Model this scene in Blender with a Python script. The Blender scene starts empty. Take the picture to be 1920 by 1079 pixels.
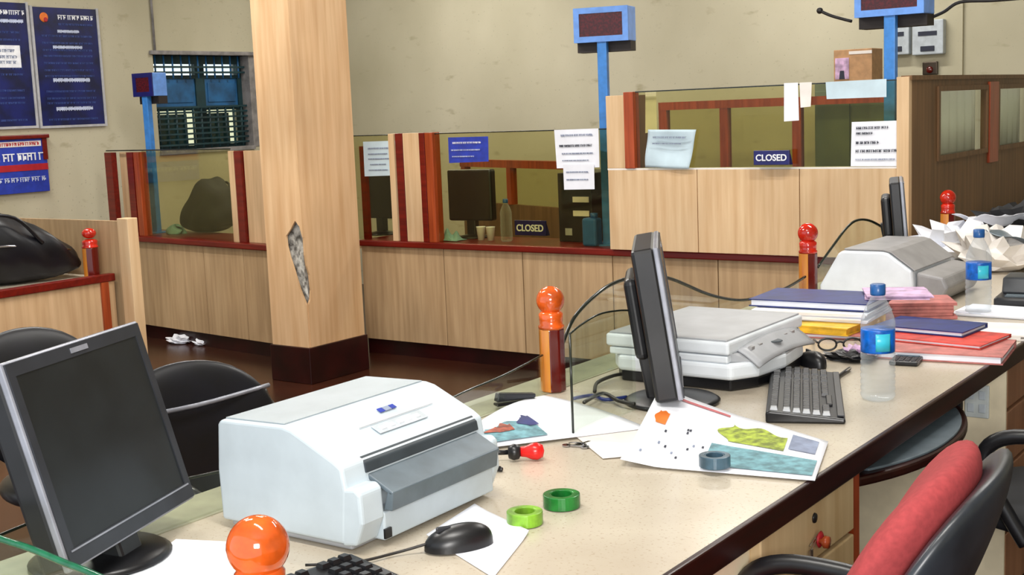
import bpy, bmesh, math, random
from mathutils import Vector, Matrix
random.seed(7)
PI = math.pi
S = bpy.context.scene
COL = S.collection
# ------------------------------------------------------------------ camera
YAW, PIT, ROL, FPX = 0.627087, 0.139058, -0.040402, 2394.36
CAM = Vector((0, 0, 1.43))
_f = Vector((-math.sin(YAW)*math.cos(PIT), math.cos(YAW)*math.cos(PIT), -math.sin(PIT)))
_r0 = Vector((math.cos(YAW), math.sin(YAW), 0)); _u0 = _r0.cross(_f)
_r = math.cos(ROL)*_r0 + math.sin(ROL)*_u0
_u = -math.sin(ROL)*_r0 + math.cos(ROL)*_u0
cam = bpy.data.objects.new('camera', bpy.data.cameras.new('camera'))
COL.objects.link(cam)
cam.data.sensor_width = 36
cam.data.lens = FPX/1920*36
cam.data.clip_start = 0.05
m = Matrix((( _r.x, _u.x, -_f.x, 0), (_r.y, _u.y, -_f.y, 0), (_r.z, _u.z, -_f.z, 0), (0, 0, 0, 1)))
cam.matrix_world = Matrix.Translation(CAM) @ m
S.camera = cam
# ------------------------------------------------------------------ world, lights, exposure
S.view_settings.view_transform = 'Standard'
S.view_settings.look = 'None'
S.view_settings.exposure = 0.0
S.view_settings.gamma = 1
S.view_settings.use_curve_mapping = False
W = bpy.data.worlds.new('world'); S.world = W; W.use_nodes = True
W.node_tree.nodes['Background'].inputs[0].default_value = (0.86, 0.93, 1.0, 1)
W.node_tree.nodes['Background'].inputs[1].default_value = 1.3
def area(name, loc, aim, sx, sy, power, col=(1, 1, 1)):
    l = bpy.data.lights.new(name, 'AREA'); l.shape = 'RECTANGLE'; l.size = sx; l.size_y = sy
    l.energy = power; l.color = col
    o = bpy.data.objects.new(name, l); COL.objects.link(o)
    o.location = loc
    o.rotation_euler = (Vector(aim)-Vector(loc)).to_track_quat('-Z', 'Y').to_euler()
    return o
TUBES = [(-1.0, 1.2), (-3.6, 2.2), (-1.2, 4.4), (-4.0, 4.1), (-6.4, 3.9), (-3.0, 6.9), (-5.9, 6.9)]
for i, (x, y) in enumerate(TUBES):
    area('tube_light_lamp', (x, y, 3.04), (x, y, 0), 1.2, 0.12, 46 if i < 5 else 34, (1, 0.97, 0.92))
# photographer's bounce flash: a soft box of light by the camera
area('camera_flash', (0.7, -0.9, 1.85), (-3.4, 5.0, 0.9), 0.9, 0.7, 95, (1, 0.97, 0.93))

# ------------------------------------------------------------------ helpers
def _d(x, y): return _f*FPX + _r*(x-960) + _u*(539.5-y)
def onZ(x, y, z): d = _d(x, y); return CAM + d*((z-CAM.z)/d.z)
def onX(x, y, X): d = _d(x, y); return CAM + d*((X-CAM.x)/d.x)
def onY(x, y, Y): d = _d(x, y); return CAM + d*((Y-CAM.y)/d.y)
def lin(c):
    return tuple(((v/255)/12.92 if v/255 <= .04045 else ((v/255+.055)/1.055)**2.4) for v in c)
def new_mat(name):
    m = bpy.data.materials.new(name); m.use_nodes = True
    nt = m.node_tree
    return m, nt, nt.nodes['Principled BSDF']
def ramp_noise(nt, c1, c2, scale, vec_scale=(1, 1, 1), lo=.35, hi=.65, detail=4):
    tc = nt.nodes.new('ShaderNodeTexCoord'); mp = nt.nodes.new('ShaderNodeMapping')
    mp.inputs['Scale'].default_value = vec_scale
    nz = nt.nodes.new('ShaderNodeTexNoise'); nz.inputs['Scale'].default_value = scale
    nz.inputs['Detail'].default_value = detail
    rp = nt.nodes.new('ShaderNodeValToRGB')
    rp.color_ramp.elements[0].position = lo; rp.color_ramp.elements[1].position = hi
    rp.color_ramp.elements[0].color = (*lin(c1), 1); rp.color_ramp.elements[1].color = (*lin(c2), 1)
    nt.links.new(tc.outputs['Object'], mp.inputs[0]); nt.links.new(mp.outputs[0], nz.inputs[0])
    nt.links.new(nz.outputs[0], rp.inputs[0])
    return rp, nz
def mix_over(nt, a_out, b, fac_node, mode='MIX'):
    mx = nt.nodes.new('ShaderNodeMix'); mx.data_type = 'RGBA'; mx.blend_type = mode
    nt.links.new(fac_node, mx.inputs[0]); nt.links.new(a_out, mx.inputs[6])
    if isinstance(b, tuple): mx.inputs[7].default_value = (*lin(b), 1)
    else: nt.links.new(b, mx.inputs[7])
    return mx.outputs[2]
def bump(nt, b, src, strength=.2, dist=.002):
    bp = nt.nodes.new('ShaderNodeBump'); bp.inputs['Strength'].default_value = strength
    bp.inputs['Distance'].default_value = dist
    nt.links.new(src, bp.inputs['Height']); nt.links.new(bp.outputs[0], b.inputs['Normal'])
def plain(name, c, rough=.5, metal=0, var=.06, scale=25, spec=.5):
    m, nt, b = new_mat(name)
    c2 = tuple(max(0, min(255, v*(1-var))) for v in c); c1 = tuple(min(255, v*(1+var*.6)) for v in c)
    rp, nz = ramp_noise(nt, c2, c1, scale)
    nt.links.new(rp.outputs[0], b.inputs['Base Color'])
    b.inputs['Roughness'].default_value = rough; b.inputs['Metallic'].default_value = metal
    b.inputs['Specular IOR Level'].default_value = spec
    return m
def wood(name, c1, c2, rough=.45, axis='z', scale=9, spec=.4):
    m, nt, b = new_mat(name)
    vs = {'z': (6, 6, .35), 'y': (6, .35, 6), 'x': (.35, 6, 6)}[axis]
    rp, nz = ramp_noise(nt, c1, c2, scale, vs, .3, .7, 6)
    big, _ = ramp_noise(nt, (205, 205, 205), (255, 255, 255), 2.2, (1, 1, .6), .3, .7, 2)
    mx = nt.nodes.new('ShaderNodeMix'); mx.data_type = 'RGBA'; mx.blend_type = 'MULTIPLY'
    mx.inputs[0].default_value = .6
    nt.links.new(rp.outputs[0], mx.inputs[6]); nt.links.new(big.outputs[0], mx.inputs[7])
    nt.links.new(mx.outputs[2], b.inputs['Base Color'])
    b.inputs['Roughness'].default_value = rough; b.inputs['Specular IOR Level'].default_value = spec
    bump(nt, b, nz.outputs[0], .08, .001)
    return m
def glass_mat(name, tint, gloss=.12, rough=.02):
    m, nt, b = new_mat(name)
    out = nt.nodes['Material Output']; nt.nodes.remove(b)
    tr = nt.nodes.new('ShaderNodeBsdfTransparent'); tr.inputs[0].default_value = (*lin(tint), 1)
    gl = nt.nodes.new('ShaderNodeBsdfGlossy'); gl.inputs['Roughness'].default_value = rough
    fr = nt.nodes.new('ShaderNodeFresnel'); fr.inputs[0].default_value = 1.45
    mt = nt.nodes.new('ShaderNodeMath'); mt.operation = 'MULTIPLY_ADD'
    mt.inputs[1].default_value = .15; mt.inputs[2].default_value = gloss*.08
    mx = nt.nodes.new('ShaderNodeMixShader')
    nt.links.new(fr.outputs[0], mt.inputs[0]); nt.links.new(mt.outputs[0], mx.inputs[0])
    nt.links.new(tr.outputs[0], mx.inputs[1]); nt.links.new(gl.outputs[0], mx.inputs[2])
    nt.links.new(mx.outputs[0], out.inputs[0])
    return m
def led_mat(name, c, glow, strength):
    m, nt, b = new_mat(name)
    b.inputs['Base Color'].default_value = (*lin(c), 1); b.inputs['Roughness'].default_value = .25
    rp, nz = ramp_noise(nt, c, glow, 90, (1, 1, 1), .45, .6)
    nt.links.new(rp.outputs[0], b.inputs['Emission Color']); b.inputs['Emission Strength'].default_value = strength
    return m

M = {}
M['laminate'] = wood('pale_laminate', (196, 158, 116), (226, 190, 148), .45, 'z', 5)
M['pillar'] = wood('pillar_laminate', (214, 170, 124), (236, 198, 154), .45, 'z', 5)
M['counter'] = wood('counter_laminate', (176, 144, 106), (204, 172, 132), .5, 'z', 6)
M['booth'] = wood('booth_laminate', (214, 176, 132), (234, 202, 160), .45, 'z', 6)
M['booth_dark'] = wood('booth_side_laminate', (104, 74, 46), (132, 98, 64), .5, 'z', 6)
M['rail'] = wood('red_brown_rail', (96, 14, 8), (128, 26, 14), .3, 'x', 8)
M['trim'] = wood('red_brown_trim', (140, 54, 22), (182, 82, 42), .3, 'z', 8)
M['plinth'] = plain('maroon_plinth', (40, 8, 8), .3, 0, .3, 6)
M['orange_wood'] = wood('glossy_orange_wood', (196, 108, 30), (232, 158, 66), .12, 'z', 7, .7)
M['ball'] = plain('glossy_orange_ball', (212, 88, 26), .08, 0, .25, 18, .8)
M['ball_red'] = plain('glossy_red_ball', (190, 34, 14), .08, 0, .2, 18, .8)
M['maroon_wood'] = wood('maroon_wood', (74, 12, 8), (104, 20, 12), .15, 'z', 7, .7)
M['desk'] = None
M['edge'] = wood('dark_desk_edge', (28, 8, 6), (52, 14, 10), .3, 'y', 8)
M['cream'] = plain('cream_paint', (236, 222, 190), .5, 0, .08, 7)
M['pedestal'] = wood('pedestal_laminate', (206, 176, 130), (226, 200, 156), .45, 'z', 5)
M['pedestal_far'] = wood('pedestal_far_laminate', (150, 104, 76), (176, 128, 96), .45, 'z', 5)  # pedestal laminate darkened: the weaker light on far drawers is in the colour
M['white_plastic'] = plain('pale_grey_plastic', (192, 204, 212), .42, 0, .03, 12)
M['bright_plastic'] = plain('white_plastic_casing', (228, 234, 240), .42, 0, .03, 12)  # lighter copy of the pale plastic, colour raised to offset weak light
M['grey_plastic'] = plain('grey_plastic', (170, 172, 176), .45, 0, .05, 12)
M['lid_grey'] = plain('warm_grey_lid', (148, 146, 146), .4, 0, .06, 14)
M['slot'] = plain('dark_slot', (52, 60, 66), .5, 0, .08, 20)
M['cover_grey'] = plain('cool_grey_cover', (160, 170, 176), .45, 0, .03, 12)
M['tray'] = plain('slate_tray', (92, 104, 112), .4, 0, .08, 20)
M['black'] = plain('black_plastic', (20, 20, 23), .35, 0, .2, 20)
M['black_matte'] = plain('black_fabric', (14, 15, 20), .7, 0, .3, 30)
M['leather'] = plain('black_leather', (9, 10, 18), .38, 0, .3, 12)
M['key'] = plain('black_key', (20, 20, 23), .4, 0, .15, 60)
M['bezel'] = plain('charcoal_bezel', (40, 42, 48), .35, 0, .08, 20)
M['bezel_light'] = plain('silver_bezel_edge', (146, 148, 158), .3, .3, .08, 20)
M['screen'] = plain('dark_screen', (22, 25, 27), .35, 0, .25, 9)
M['chrome'] = plain('chrome', (190, 190, 196), .15, 1, .05, 20)
M['paper'] = plain('white_paper', (236, 238, 246), .7, 0, .03, 8)
M['paper_warm'] = plain('off_white_paper', (234, 228, 222), .7, 0, .05, 8)
M['paper_blue'] = plain('pale_blue_paper', (194, 214, 224), .6, 0, .05, 8)
M['ink'] = plain('grey_ink', (136, 146, 170), .7, 0, .1, 40)
M['ink_dark'] = plain('dark_ink', (40, 44, 60), .7)
M['navy'] = plain('navy_board', (12, 22, 82), .35, 0, .3, 9)
M['navy_sign'] = plain('navy_sign', (22, 22, 96), .3, 0, .1)
M['sign_blue'] = plain('sign_blue', (40, 62, 170), .4, 0, .1)
M['pale_text'] = plain('pale_lettering', (196, 206, 232), .5)
M['dim_text'] = plain('dim_blue_lettering', (54, 74, 138), .5)
M['white'] = plain('white_lettering', (240, 242, 250), .5)
M['grey_frame'] = plain('grey_white_frame', (182, 182, 186), .4)
M['orange'] = plain('orange_emblem', (232, 120, 40), .5)
M['crimson'] = plain('crimson_print', (176, 28, 40), .5)
M['pole_blue'] = plain('bright_blue_paint', (58, 128, 204), .35, 0, .08)
M['box_blue'] = plain('light_blue_paint', (104, 152, 226), .35, 0, .06)
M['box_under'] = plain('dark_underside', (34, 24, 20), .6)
M['window_blue'] = plain('window_blue_paint', (34, 92, 140), .45, 0, .2, 8)
M['window_dark'] = plain('dark_teal_frame', (18, 52, 58), .5, 0, .2, 8)
M['stone'] = plain('grey_jamb', (138, 134, 132), .7, 0, .15, 14)
M['red_led'] = led_mat('red_led_screen', (52, 4, 10), (120, 12, 20), .35)
M['glass'] = glass_mat('olive_glass', (240, 238, 214))
M['glass_clear'] = glass_mat('clear_glass', (248, 251, 246))
M['glass_edge'] = plain('dark_glass_edge', (30, 34, 26), .2, 0, .1)
M['green_edge'] = plain('green_glass_edge', (24, 96, 66), .15, 0, .2, 30)
M['plaster'] = None
M['cardboard'] = plain('cardboard', (178, 138, 98), .7, 0, .08)
M['grey_meter'] = plain('pale_grey_enamel', (186, 194, 200), .45)
M['cable'] = plain('dark_cable', (30, 26, 24), .5)
M['green_tape'] = plain('green_tape', (26, 108, 42), .25, 0, .25, 30)
M['olive_tape'] = plain('olive_green_tape', (116, 164, 44), .3, 0, .25, 30)
M['slate_tape'] = plain('slate_blue_tape', (62, 88, 104), .3, 0, .2, 30)
M['red_plastic'] = plain('red_plastic', (222, 30, 28), .25)
M['file_blue'] = plain('navy_file', (30, 44, 108), .45, 0, .15)
M['file_yellow'] = plain('yellow_file', (222, 176, 44), .5, 0, .15)
M['file_pink'] = plain('dusty_pink_file', (186, 112, 106), .6, 0, .15)
M['file_red'] = plain('red_file', (206, 62, 48), .5, 0, .15)
M['lilac'] = plain('lilac_paper', (196, 164, 196), .6, 0, .2)
M['seat_red'] = plain('red_upholstery', (154, 62, 64), .85, 0, .06, 120, .2)
M['shell'] = plain('slate_black_shell', (40, 44, 50), .35, 0, .2, 10)
M['switch'] = plain('grey_switch_plate', (196, 202, 200), .4)
M['label_blue'] = plain('bottle_label_blue', (10, 96, 190), .3, 0, .25, 40)
M['label_cyan'] = plain('bottle_label_cyan', (60, 190, 214), .3)
M['cap_blue'] = plain('bottle_cap_blue', (34, 88, 150), .3)
M['blue_plastic'] = plain('blue_plastic', (30, 92, 160), .35)
M['teal_cloth'] = plain('pale_teal_cloth', (120, 160, 164), .7)
M['brass'] = plain('dark_brass', (70, 60, 50), .3, .7)
M['curtain'] = plain('pale_blind', (232, 232, 218), .7, 0, .06)
M['wire_green'] = plain('photo_green', (150, 166, 50), .6, 0, .3, 60)
M['teal_print'] = plain('teal_print', (104, 150, 160), .6, 0, .2, 50)
M['brown_print'] = plain('brown_print', (150, 72, 52), .6, 0, .3, 60)
M['pinkred'] = plain('pink_red_print', (190, 96, 100), .6)
def clear_plastic():
    m, nt, b = new_mat('clear_bottle_plastic')
    out = nt.nodes['Material Output']; nt.nodes.remove(b)
    tr = nt.nodes.new('ShaderNodeBsdfTransparent'); tr.inputs[0].default_value = (.90, .92, .93, 1)
    gl = nt.nodes.new('ShaderNodeBsdfPrincipled'); gl.inputs['Roughness'].default_value = .08
    gl.inputs['Base Color'].default_value = (.8, .84, .86, 1)
    lw = nt.nodes.new('ShaderNodeLayerWeight'); lw.inputs[0].default_value = .35
    mt = nt.nodes.new('ShaderNodeMath'); mt.operation = 'MULTIPLY_ADD'; mt.inputs[1].default_value = .42; mt.inputs[2].default_value = .05
    mx = nt.nodes.new('ShaderNodeMixShader')
    nt.links.new(lw.outputs['Facing'], mt.inputs[0]); nt.links.new(mt.outputs[0], mx.inputs[0])
    nt.links.new(tr.outputs[0], mx.inputs[1]); nt.links.new(gl.outputs[0], mx.inputs[2])
    nt.links.new(mx.outputs[0], out.inputs[0]); return m
M['clear'] = clear_plastic()
def blind_mat():
    m, nt, b = new_mat('translucent_blind')
    out = nt.nodes['Material Output']; b.inputs['Base Color'].default_value = (.8, .8, .72, 1)
    tl = nt.nodes.new('ShaderNodeBsdfTranslucent'); tl.inputs[0].default_value = (.85, .85, .78, 1)
    mx = nt.nodes.new('ShaderNodeMixShader'); mx.inputs[0].default_value = .5
    nt.links.new(b.outputs[0], mx.inputs[1]); nt.links.new(tl.outputs[0], mx.inputs[2]); nt.links.new(mx.outputs[0], out.inputs[0])
    return m
M['curtain'] = blind_mat()
def wall_mat():
    m, nt, b = new_mat('stained_wall_paint')
    rp, nz = ramp_noise(nt, (176, 169, 142), (204, 197, 172), .9, (1, 1, .7), .3, .7, 5)
    st, _ = ramp_noise(nt, (255, 255, 255), (0, 0, 0), 5.5, (1, 1, 2.2), .24, .38, 6)
    c = mix_over(nt, rp.outputs[0], (164, 155, 126), st.outputs[0])
    sp, n2 = ramp_noise(nt, (0, 0, 0), (255, 255, 255), 60, (1, 1, 1), .66, .74, 2)
    c = mix_over(nt, c, (168, 162, 138), sp.outputs[0])
    nt.links.new(c, b.inputs['Base Color']); b.inputs['Roughness'].default_value = .75
    bump(nt, b, nz.outputs[0], .1, .004); return m
M['wall'] = wall_mat()
def desk_mat():
    m, nt, b = new_mat('speckled_desk_laminate')
    rp, nz = ramp_noise(nt, (180, 168, 150), (198, 188, 170), 3, (1, 1, 1), .3, .7, 5)
    sp, _ = ramp_noise(nt, (0, 0, 0), (255, 255, 255), 160, (1, 1, 1), .6, .72, 2)
    c = mix_over(nt, rp.outputs[0], (166, 152, 132), sp.outputs[0])
    nt.links.new(c, b.inputs['Base Color']); b.inputs['Roughness'].default_value = .22
    b.inputs['Specular IOR Level'].default_value = .45; return m
M['desk'] = desk_mat()
def floor_mat():
    m, nt, b = new_mat('polished_red_brown_floor')
    rp, nz = ramp_noise(nt, (36, 18, 12), (68, 32, 20), 1.4, (1, 1, 1), .3, .7, 6)
    sp, _ = ramp_noise(nt, (0, 0, 0), (255, 255, 255), 45, (1, 1, 1), .5, .7, 3)
    c = mix_over(nt, rp.outputs[0], (56, 30, 20), sp.outputs[0])
    nt.links.new(c, b.inputs['Base Color']); b.inputs['Roughness'].default_value = .25; return m
M['floor'] = floor_mat()
def plaster_mat():
    m, nt, b = new_mat('broken_grey_plaster')
    rp, nz = ramp_noise(nt, (96, 92, 86), (206, 204, 196), 30, (1, 1, 1), .35, .6, 6)
    nt.links.new(rp.outputs[0], b.inputs['Base Color']); b.inputs['Roughness'].default_value = .9
    bump(nt, b, nz.outputs[0], 1, .01); return m
M['plaster'] = plaster_mat()

def link(name, me, mat, parent=None, smooth=False, bevel=0, seg=2, label=None):
    if isinstance(mat, (list, tuple)):
        for q in mat: me.materials.append(q)
    else: me.materials.append(mat)
    if smooth:
        for p in me.polygons: p.use_smooth = True
    o = bpy.data.objects.new(name, me); COL.objects.link(o)
    if parent is not None: o.parent = parent
    if bevel:
        md = o.modifiers.new('bevel', 'BEVEL'); md.width = bevel; md.segments = seg; md.limit_method = 'ANGLE'; md.angle_limit = .6
    if label: o['label'] = label
    return o
class MB:
    def __init__(s): s.bm = bmesh.new()
    def box(s, a, b, rot=None, at=None):
        """box between corners a and b, optional rotation matrix about point at"""
        a, b = Vector(a), Vector(b)
        vs = []
        for x in (a.x, b.x):
            for y in (a.y, b.y):
                for z in (a.z, b.z):
                    p = Vector((x, y, z))
                    if rot is not None: p = rot @ (p-Vector(at or (0, 0, 0))) + Vector(at or (0, 0, 0))
                    vs.append(s.bm.verts.new(p))
        for f in ((0, 1, 3, 2), (4, 6, 7, 5), (0, 4, 5, 1), (2, 3, 7, 6), (0, 2, 6, 4), (1, 5, 7, 3)):
            s.bm.faces.new([vs[i] for i in f])
        return s
    def prism(s, pts, d):
        """polygon pts (3-D list) extruded by vector d"""
        d = Vector(d); A = [s.bm.verts.new(Vector(p)) for p in pts]; B = [s.bm.verts.new(Vector(p)+d) for p in pts]
        n = len(pts)
        s.bm.faces.new(A); s.bm.faces.new(B[::-1])
        for i in range(n): s.bm.faces.new((A[i], B[i], B[(i+1) % n], A[(i+1) % n]))
        return s
    def tube(s, pts, r, n=8):
        P = [Vector(p) for p in pts]
        if len(P) > 2:
            Q = []
            for i in range(len(P)-1):
                p0, p1, p2, p3 = P[max(i-1, 0)], P[i], P[i+1], P[min(i+2, len(P)-1)]
                for k in range(5):
                    t = k/5
                    Q.append(.5*((2*p1)+(-p0+p2)*t+(2*p0-5*p1+4*p2-p3)*t*t+(-p0+3*p1-3*p2+p3)*t**3))
            Q.append(P[-1]); P = Q
        rings = []; up = Vector((0, 0, 1))
        for i, p in enumerate(P):
            t = (P[min(i+1, len(P)-1)]-P[max(i-1, 0)]).normalized()
            a = t.cross(up)
            if a.length < .1: a = t.cross(Vector((1, 0, 0)))
            a.normalize(); b = a.cross(t).normalized()
            rr = r if not callable(r) else r(i/(len(P)-1))
            rings.append([s.bm.verts.new(p+a*math.cos(2*PI*k/n)*rr+b*math.sin(2*PI*k/n)*rr) for k in range(n)])
        for i in range(len(rings)-1):
            for k in range(n):
                s.bm.faces.new((rings[i][k], rings[i][(k+1) % n], rings[i+1][(k+1) % n], rings[i+1][k]))
        s.bm.faces.new(rings[0][::-1]); s.bm.faces.new(rings[-1]); return s
    def lathe(s, prof, c=(0, 0, 0), n=28, axis='z'):
        c = Vector(c); rings = []
        for r, z in prof:
            ring = []
            for k in range(n):
                a = 2*PI*k/n; x, y = max(r, 1e-5)*math.cos(a), max(r, 1e-5)*math.sin(a)
                p = {'z': (x, y, z), 'x': (z, x, y), 'y': (x, z, y)}[axis]
                ring.append(s.bm.verts.new(c+Vector(p)))
            rings.append(ring)
        for i in range(len(rings)-1):
            for k in range(n):
                s.bm.faces.new((rings[i][k], rings[i][(k+1) % n], rings[i+1][(k+1) % n], rings[i+1][k]))
        if prof[0][0] > 1e-4: s.bm.faces.new(rings[0][::-1])
        if prof[-1][0] > 1e-4: s.bm.faces.new(rings[-1])
        return s
    def ball(s, c, r, sc=(1, 1, 1)):
        bmesh.ops.create_uvsphere(s.bm, u_segments=20, v_segments=12, radius=r,
                                  matrix=Matrix.Translation(c) @ Matrix.Diagonal((*sc, 1)))
        return s
    def grid(s, fn, nu, nv, th=0):
        V = [[s.bm.verts.new(fn(i/nu, j/nv)) for j in range(nv+1)] for i in range(nu+1)]
        for i in range(nu):
            for j in range(nv): s.bm.faces.new((V[i][j], V[i+1][j], V[i+1][j+1], V[i][j+1]))
        if th:
            bmesh.ops.recalc_face_normals(s.bm, faces=s.bm.faces)
            bmesh.ops.solidify(s.bm, geom=s.bm.faces[:], thickness=th)
        return s
    def done(s, name, mat, parent=None, smooth=False, bevel=0, seg=2, label=None):
        bmesh.ops.recalc_face_normals(s.bm, faces=s.bm.faces)
        me = bpy.data.meshes.new(name); s.bm.to_mesh(me); s.bm.free()
        return link(name, me, mat, parent, smooth, bevel, seg, label)
def frame4(b, f, a0, a1, b0, b1, e, t0, t1):
    """four non-overlapping bars; f(u, v, w) maps to a point; bars span thickness t0..t1"""
    for (u0, u1, v0, v1) in ((a0, a1, b0, b0+e), (a0, a1, b1-e, b1), (a0, a0+e, b0+e, b1-e), (a1-e, a1, b0+e, b1-e)):
        b.box(f(u0, v0, t0), f(u1, v1, t1))
    return b
def tag(o, label, cat, group=None):
    o['label'] = label; o['category'] = cat
    if group: o['group'] = group
    return o
def thing(name, label, cat, loc=(0, 0, 0), rz=0, group=None):
    o = bpy.data.objects.new(name, None); o.empty_display_size = .05; COL.objects.link(o)
    o.location = loc; o.rotation_euler = (0, 0, rz); return tag(o, label, cat, group)
def struct(o): o['kind'] = 'structure'; return o
def text_mesh(name, txt, size, mat, parent, origin, xdir, ydir, depth=.001, width=None, align='CENTER', label=None):
    """lettering as raised mesh, centred on origin, reading along xdir"""
    cu = bpy.data.curves.new('t', 'FONT'); cu.body = txt; cu.size = size; cu.extrude = depth
    cu.align_x = align; cu.align_y = 'CENTER'; cu.offset = size*.02
    to = bpy.data.objects.new('t', cu); COL.objects.link(to)
    dg = bpy.context.evaluated_depsgraph_get()
    me = bpy.data.meshes.new_from_object(to.evaluated_get(dg))
    bpy.data.objects.remove(to)
    x = Vector(xdir).normalized(); y = Vector(ydir).normalized(); z = x.cross(y)
    xs = [v.co.x for v in me.vertices] or [0, 1]
    k = (width/(max(xs)-min(xs))) if width else 1
    mat4 = Matrix(((x.x*k, y.x, z.x, origin[0]), (x.y*k, y.y, z.y, origin[1]), (x.z*k, y.z, z.z, origin[2]), (0, 0, 0, 1)))
    me.transform(mat4); me.materials.clear()
    return link(name, me, mat, parent, label=label)
def script_line(name, o0, xdir, ydir, length, h, mat, parent, seed, depth=.002, fill=False):
    """a line of indistinct lettering: a head stroke with letter stems hanging below it"""
    rnd = random.Random(seed); x = Vector(xdir).normalized(); y = Vector(ydir).normalized(); z = x.cross(y)*depth
    o0 = Vector(o0); b = MB(); t = 0
    if fill: b.prism([o0+y*(-.3*h), o0+x*length+y*(-.3*h), o0+x*length+y*(.3*h), o0+y*(.3*h)], z*.7)
    while t < length:
        w = min(rnd.uniform(.8, 3.2)*h, length-t)
        if w < .2*h: break
        def q(a0, a1, c0, c1):
            b.prism([o0+x*a0+y*c0, o0+x*a1+y*c0, o0+x*a1+y*c1, o0+x*a0+y*c1], z)
        q(t, t+w, .36*h, .5*h)
        s_ = t
        while s_ < t+w-.25*h:
            q(s_+.1*h, s_+.28*h, -.5*h, .36*h)
            if rnd.random() < .6: q(s_+.28*h, s_+.6*h, rnd.uniform(-.4, 0)*h, rnd.uniform(.05, .3)*h)
            s_ += rnd.uniform(.45, .8)*h
        t += w + .35*h
    return b.done(name, mat, parent)

# ================================================================== the room
XL, YB, XR, YF, ZC = -7.62, 8.0, 2.6, -1.2, 3.12
struct(MB().box((XL-.2, YF, -.06), (XR+.2, YB+.2, 0)).done('floor', M['floor']))
WY0, WY1, WZ0, WZ1 = 6.17, 7.10, 1.215, 1.925
w = MB().box((XL-.2, YF, 0), (XL, WY0, ZC)).box((XL-.2, WY1, 0), (XL, YB+.2, ZC))
w.box((XL-.2, WY0, 0), (XL, WY1, WZ0)).box((XL-.2, WY0, WZ1), (XL, WY1, ZC))
wl = struct(w.done('wall_left', M['wall']))
struct(MB().box((XL, YB, 0), (XR, YB+.2, ZC)).done('wall_back', M['wall']))
struct(MB().box((XR, YF, 0), (XR+.2, YB+.2, ZC)).done('wall_right', M['wall']))
M['ceiling'] = plain('white_ceiling', (226, 222, 210), .8, 0, .05, 2)
struct(MB().box((XL-.2, YF, ZC), (XR+.2, YB+.2, ZC+.1)).done('ceiling', M['ceiling']))
# the low wood wainscot strip, conduits
struct(MB().box((XL, YF, 0), (XL+.02, 5.3, .12)).done('baseboard_left', M['plinth']))
struct(MB().box((XR-.02, YF, 0), (XR, YB, .12)).done('baseboard_right', M['plinth']))
struct(MB().tube([(XL+.012, 6.185, 1.95), (XL+.012, 6.185, ZC)], .009).done('trim_1', M['stone'], None, True))
p = onY(1803, 60, YB)
struct(MB().box((p.x-.012, YB-.02, .1), (p.x+.012, YB, ZC)).done('trim_2', M['wall']))
# ceiling tubes
for i, (x, y) in enumerate(TUBES):
    t = thing('ceiling_light', 'twin tube ceiling light fitting above the banking hall', 'ceiling light', (x, y, ZC), 0, 'tube light fittings on the ceiling')
    MB().box((-.62, -.09, -.03), (.62, .09, 0)).done('housing', M['white'], t)
    for s in (-1, 1):
        MB().tube([(-.6, s*.04, -.052), (.6, s*.04, -.052)], .014).done('tube', M['paper'], t, True)
# ---- window
win = bpy.data.objects.new('window_1', None); COL.objects.link(win); win.location = (XL, WY0, WZ0); struct(win)
wh, ww = WZ1-WZ0, WY1-WY0
f = MB()
for (y0, y1, z0, z1) in ((0, .045, 0, wh), (ww-.045, ww, 0, wh), (.045, ww-.045, 0, .035), (.045, ww-.045, wh-.06, wh), (.46, .55, .035, wh-.06), (.045, .46, .30, .33), (.55, ww-.045, .30, .33), (.045, .46, .54, .565), (.55, ww-.045, .54, .565)):
    f.box((-.13, y0, z0), (-.09, y1, z1))
f.done('frame', M['window_dark'], win)
for (y0, y1) in ((.045, .46), (.55, ww-.045)):
    MB().box((-.125, y0, .33), (-.10, y1, .54)).box((-.10, y0+.03, .36), (-.092, y1-.03, .51)).done('shutter', M['window_blue'], win, bevel=.003)
    MB().box((-.115, y0, .565), (-.111, y1, wh-.06)).done('pane', M['glass_clear'], win)
    MB().box((-.115, y0, .035), (-.111, y1, .30)).done('pane', M['glass'], win)
    MB().box((-.19, y0+.03, .02), (-.185, y1-.03, .275)).done('shutter', M['window_blue'], win)
for k in range(11):
    y = .06+k*(ww-.12)/10
    MB().tube([(-.055, y, 0), (-.055, y, .33)], .009, 6).done('grille_bar', M['window_dark'], win, True)
    MB().tube([(-.055, y, .54), (-.055, y, wh)], .007, 6).done('grille_bar', M['window_blue'], win, True)
for z in (.045, .085, .125, .165, .205, .245, .285, .325, .585, .625):
    MB().box((-.066, 0, z-.007), (-.044, ww, z+.007)).done('grille_rail', M['window_dark'], win)
MB().box((-.199, ww-.003, 0), (.004, ww+.07, wh)).done('jamb', M['stone'], win)
MB().box((-.19, -.03, wh-.0), (.03, ww+.08, wh+.03)).done('lintel', M['stone'], win, bevel=.006)
MB().box((-.19, 0, -.02), (.02, ww, .01)).done('sill', M['stone'], win)

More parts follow.
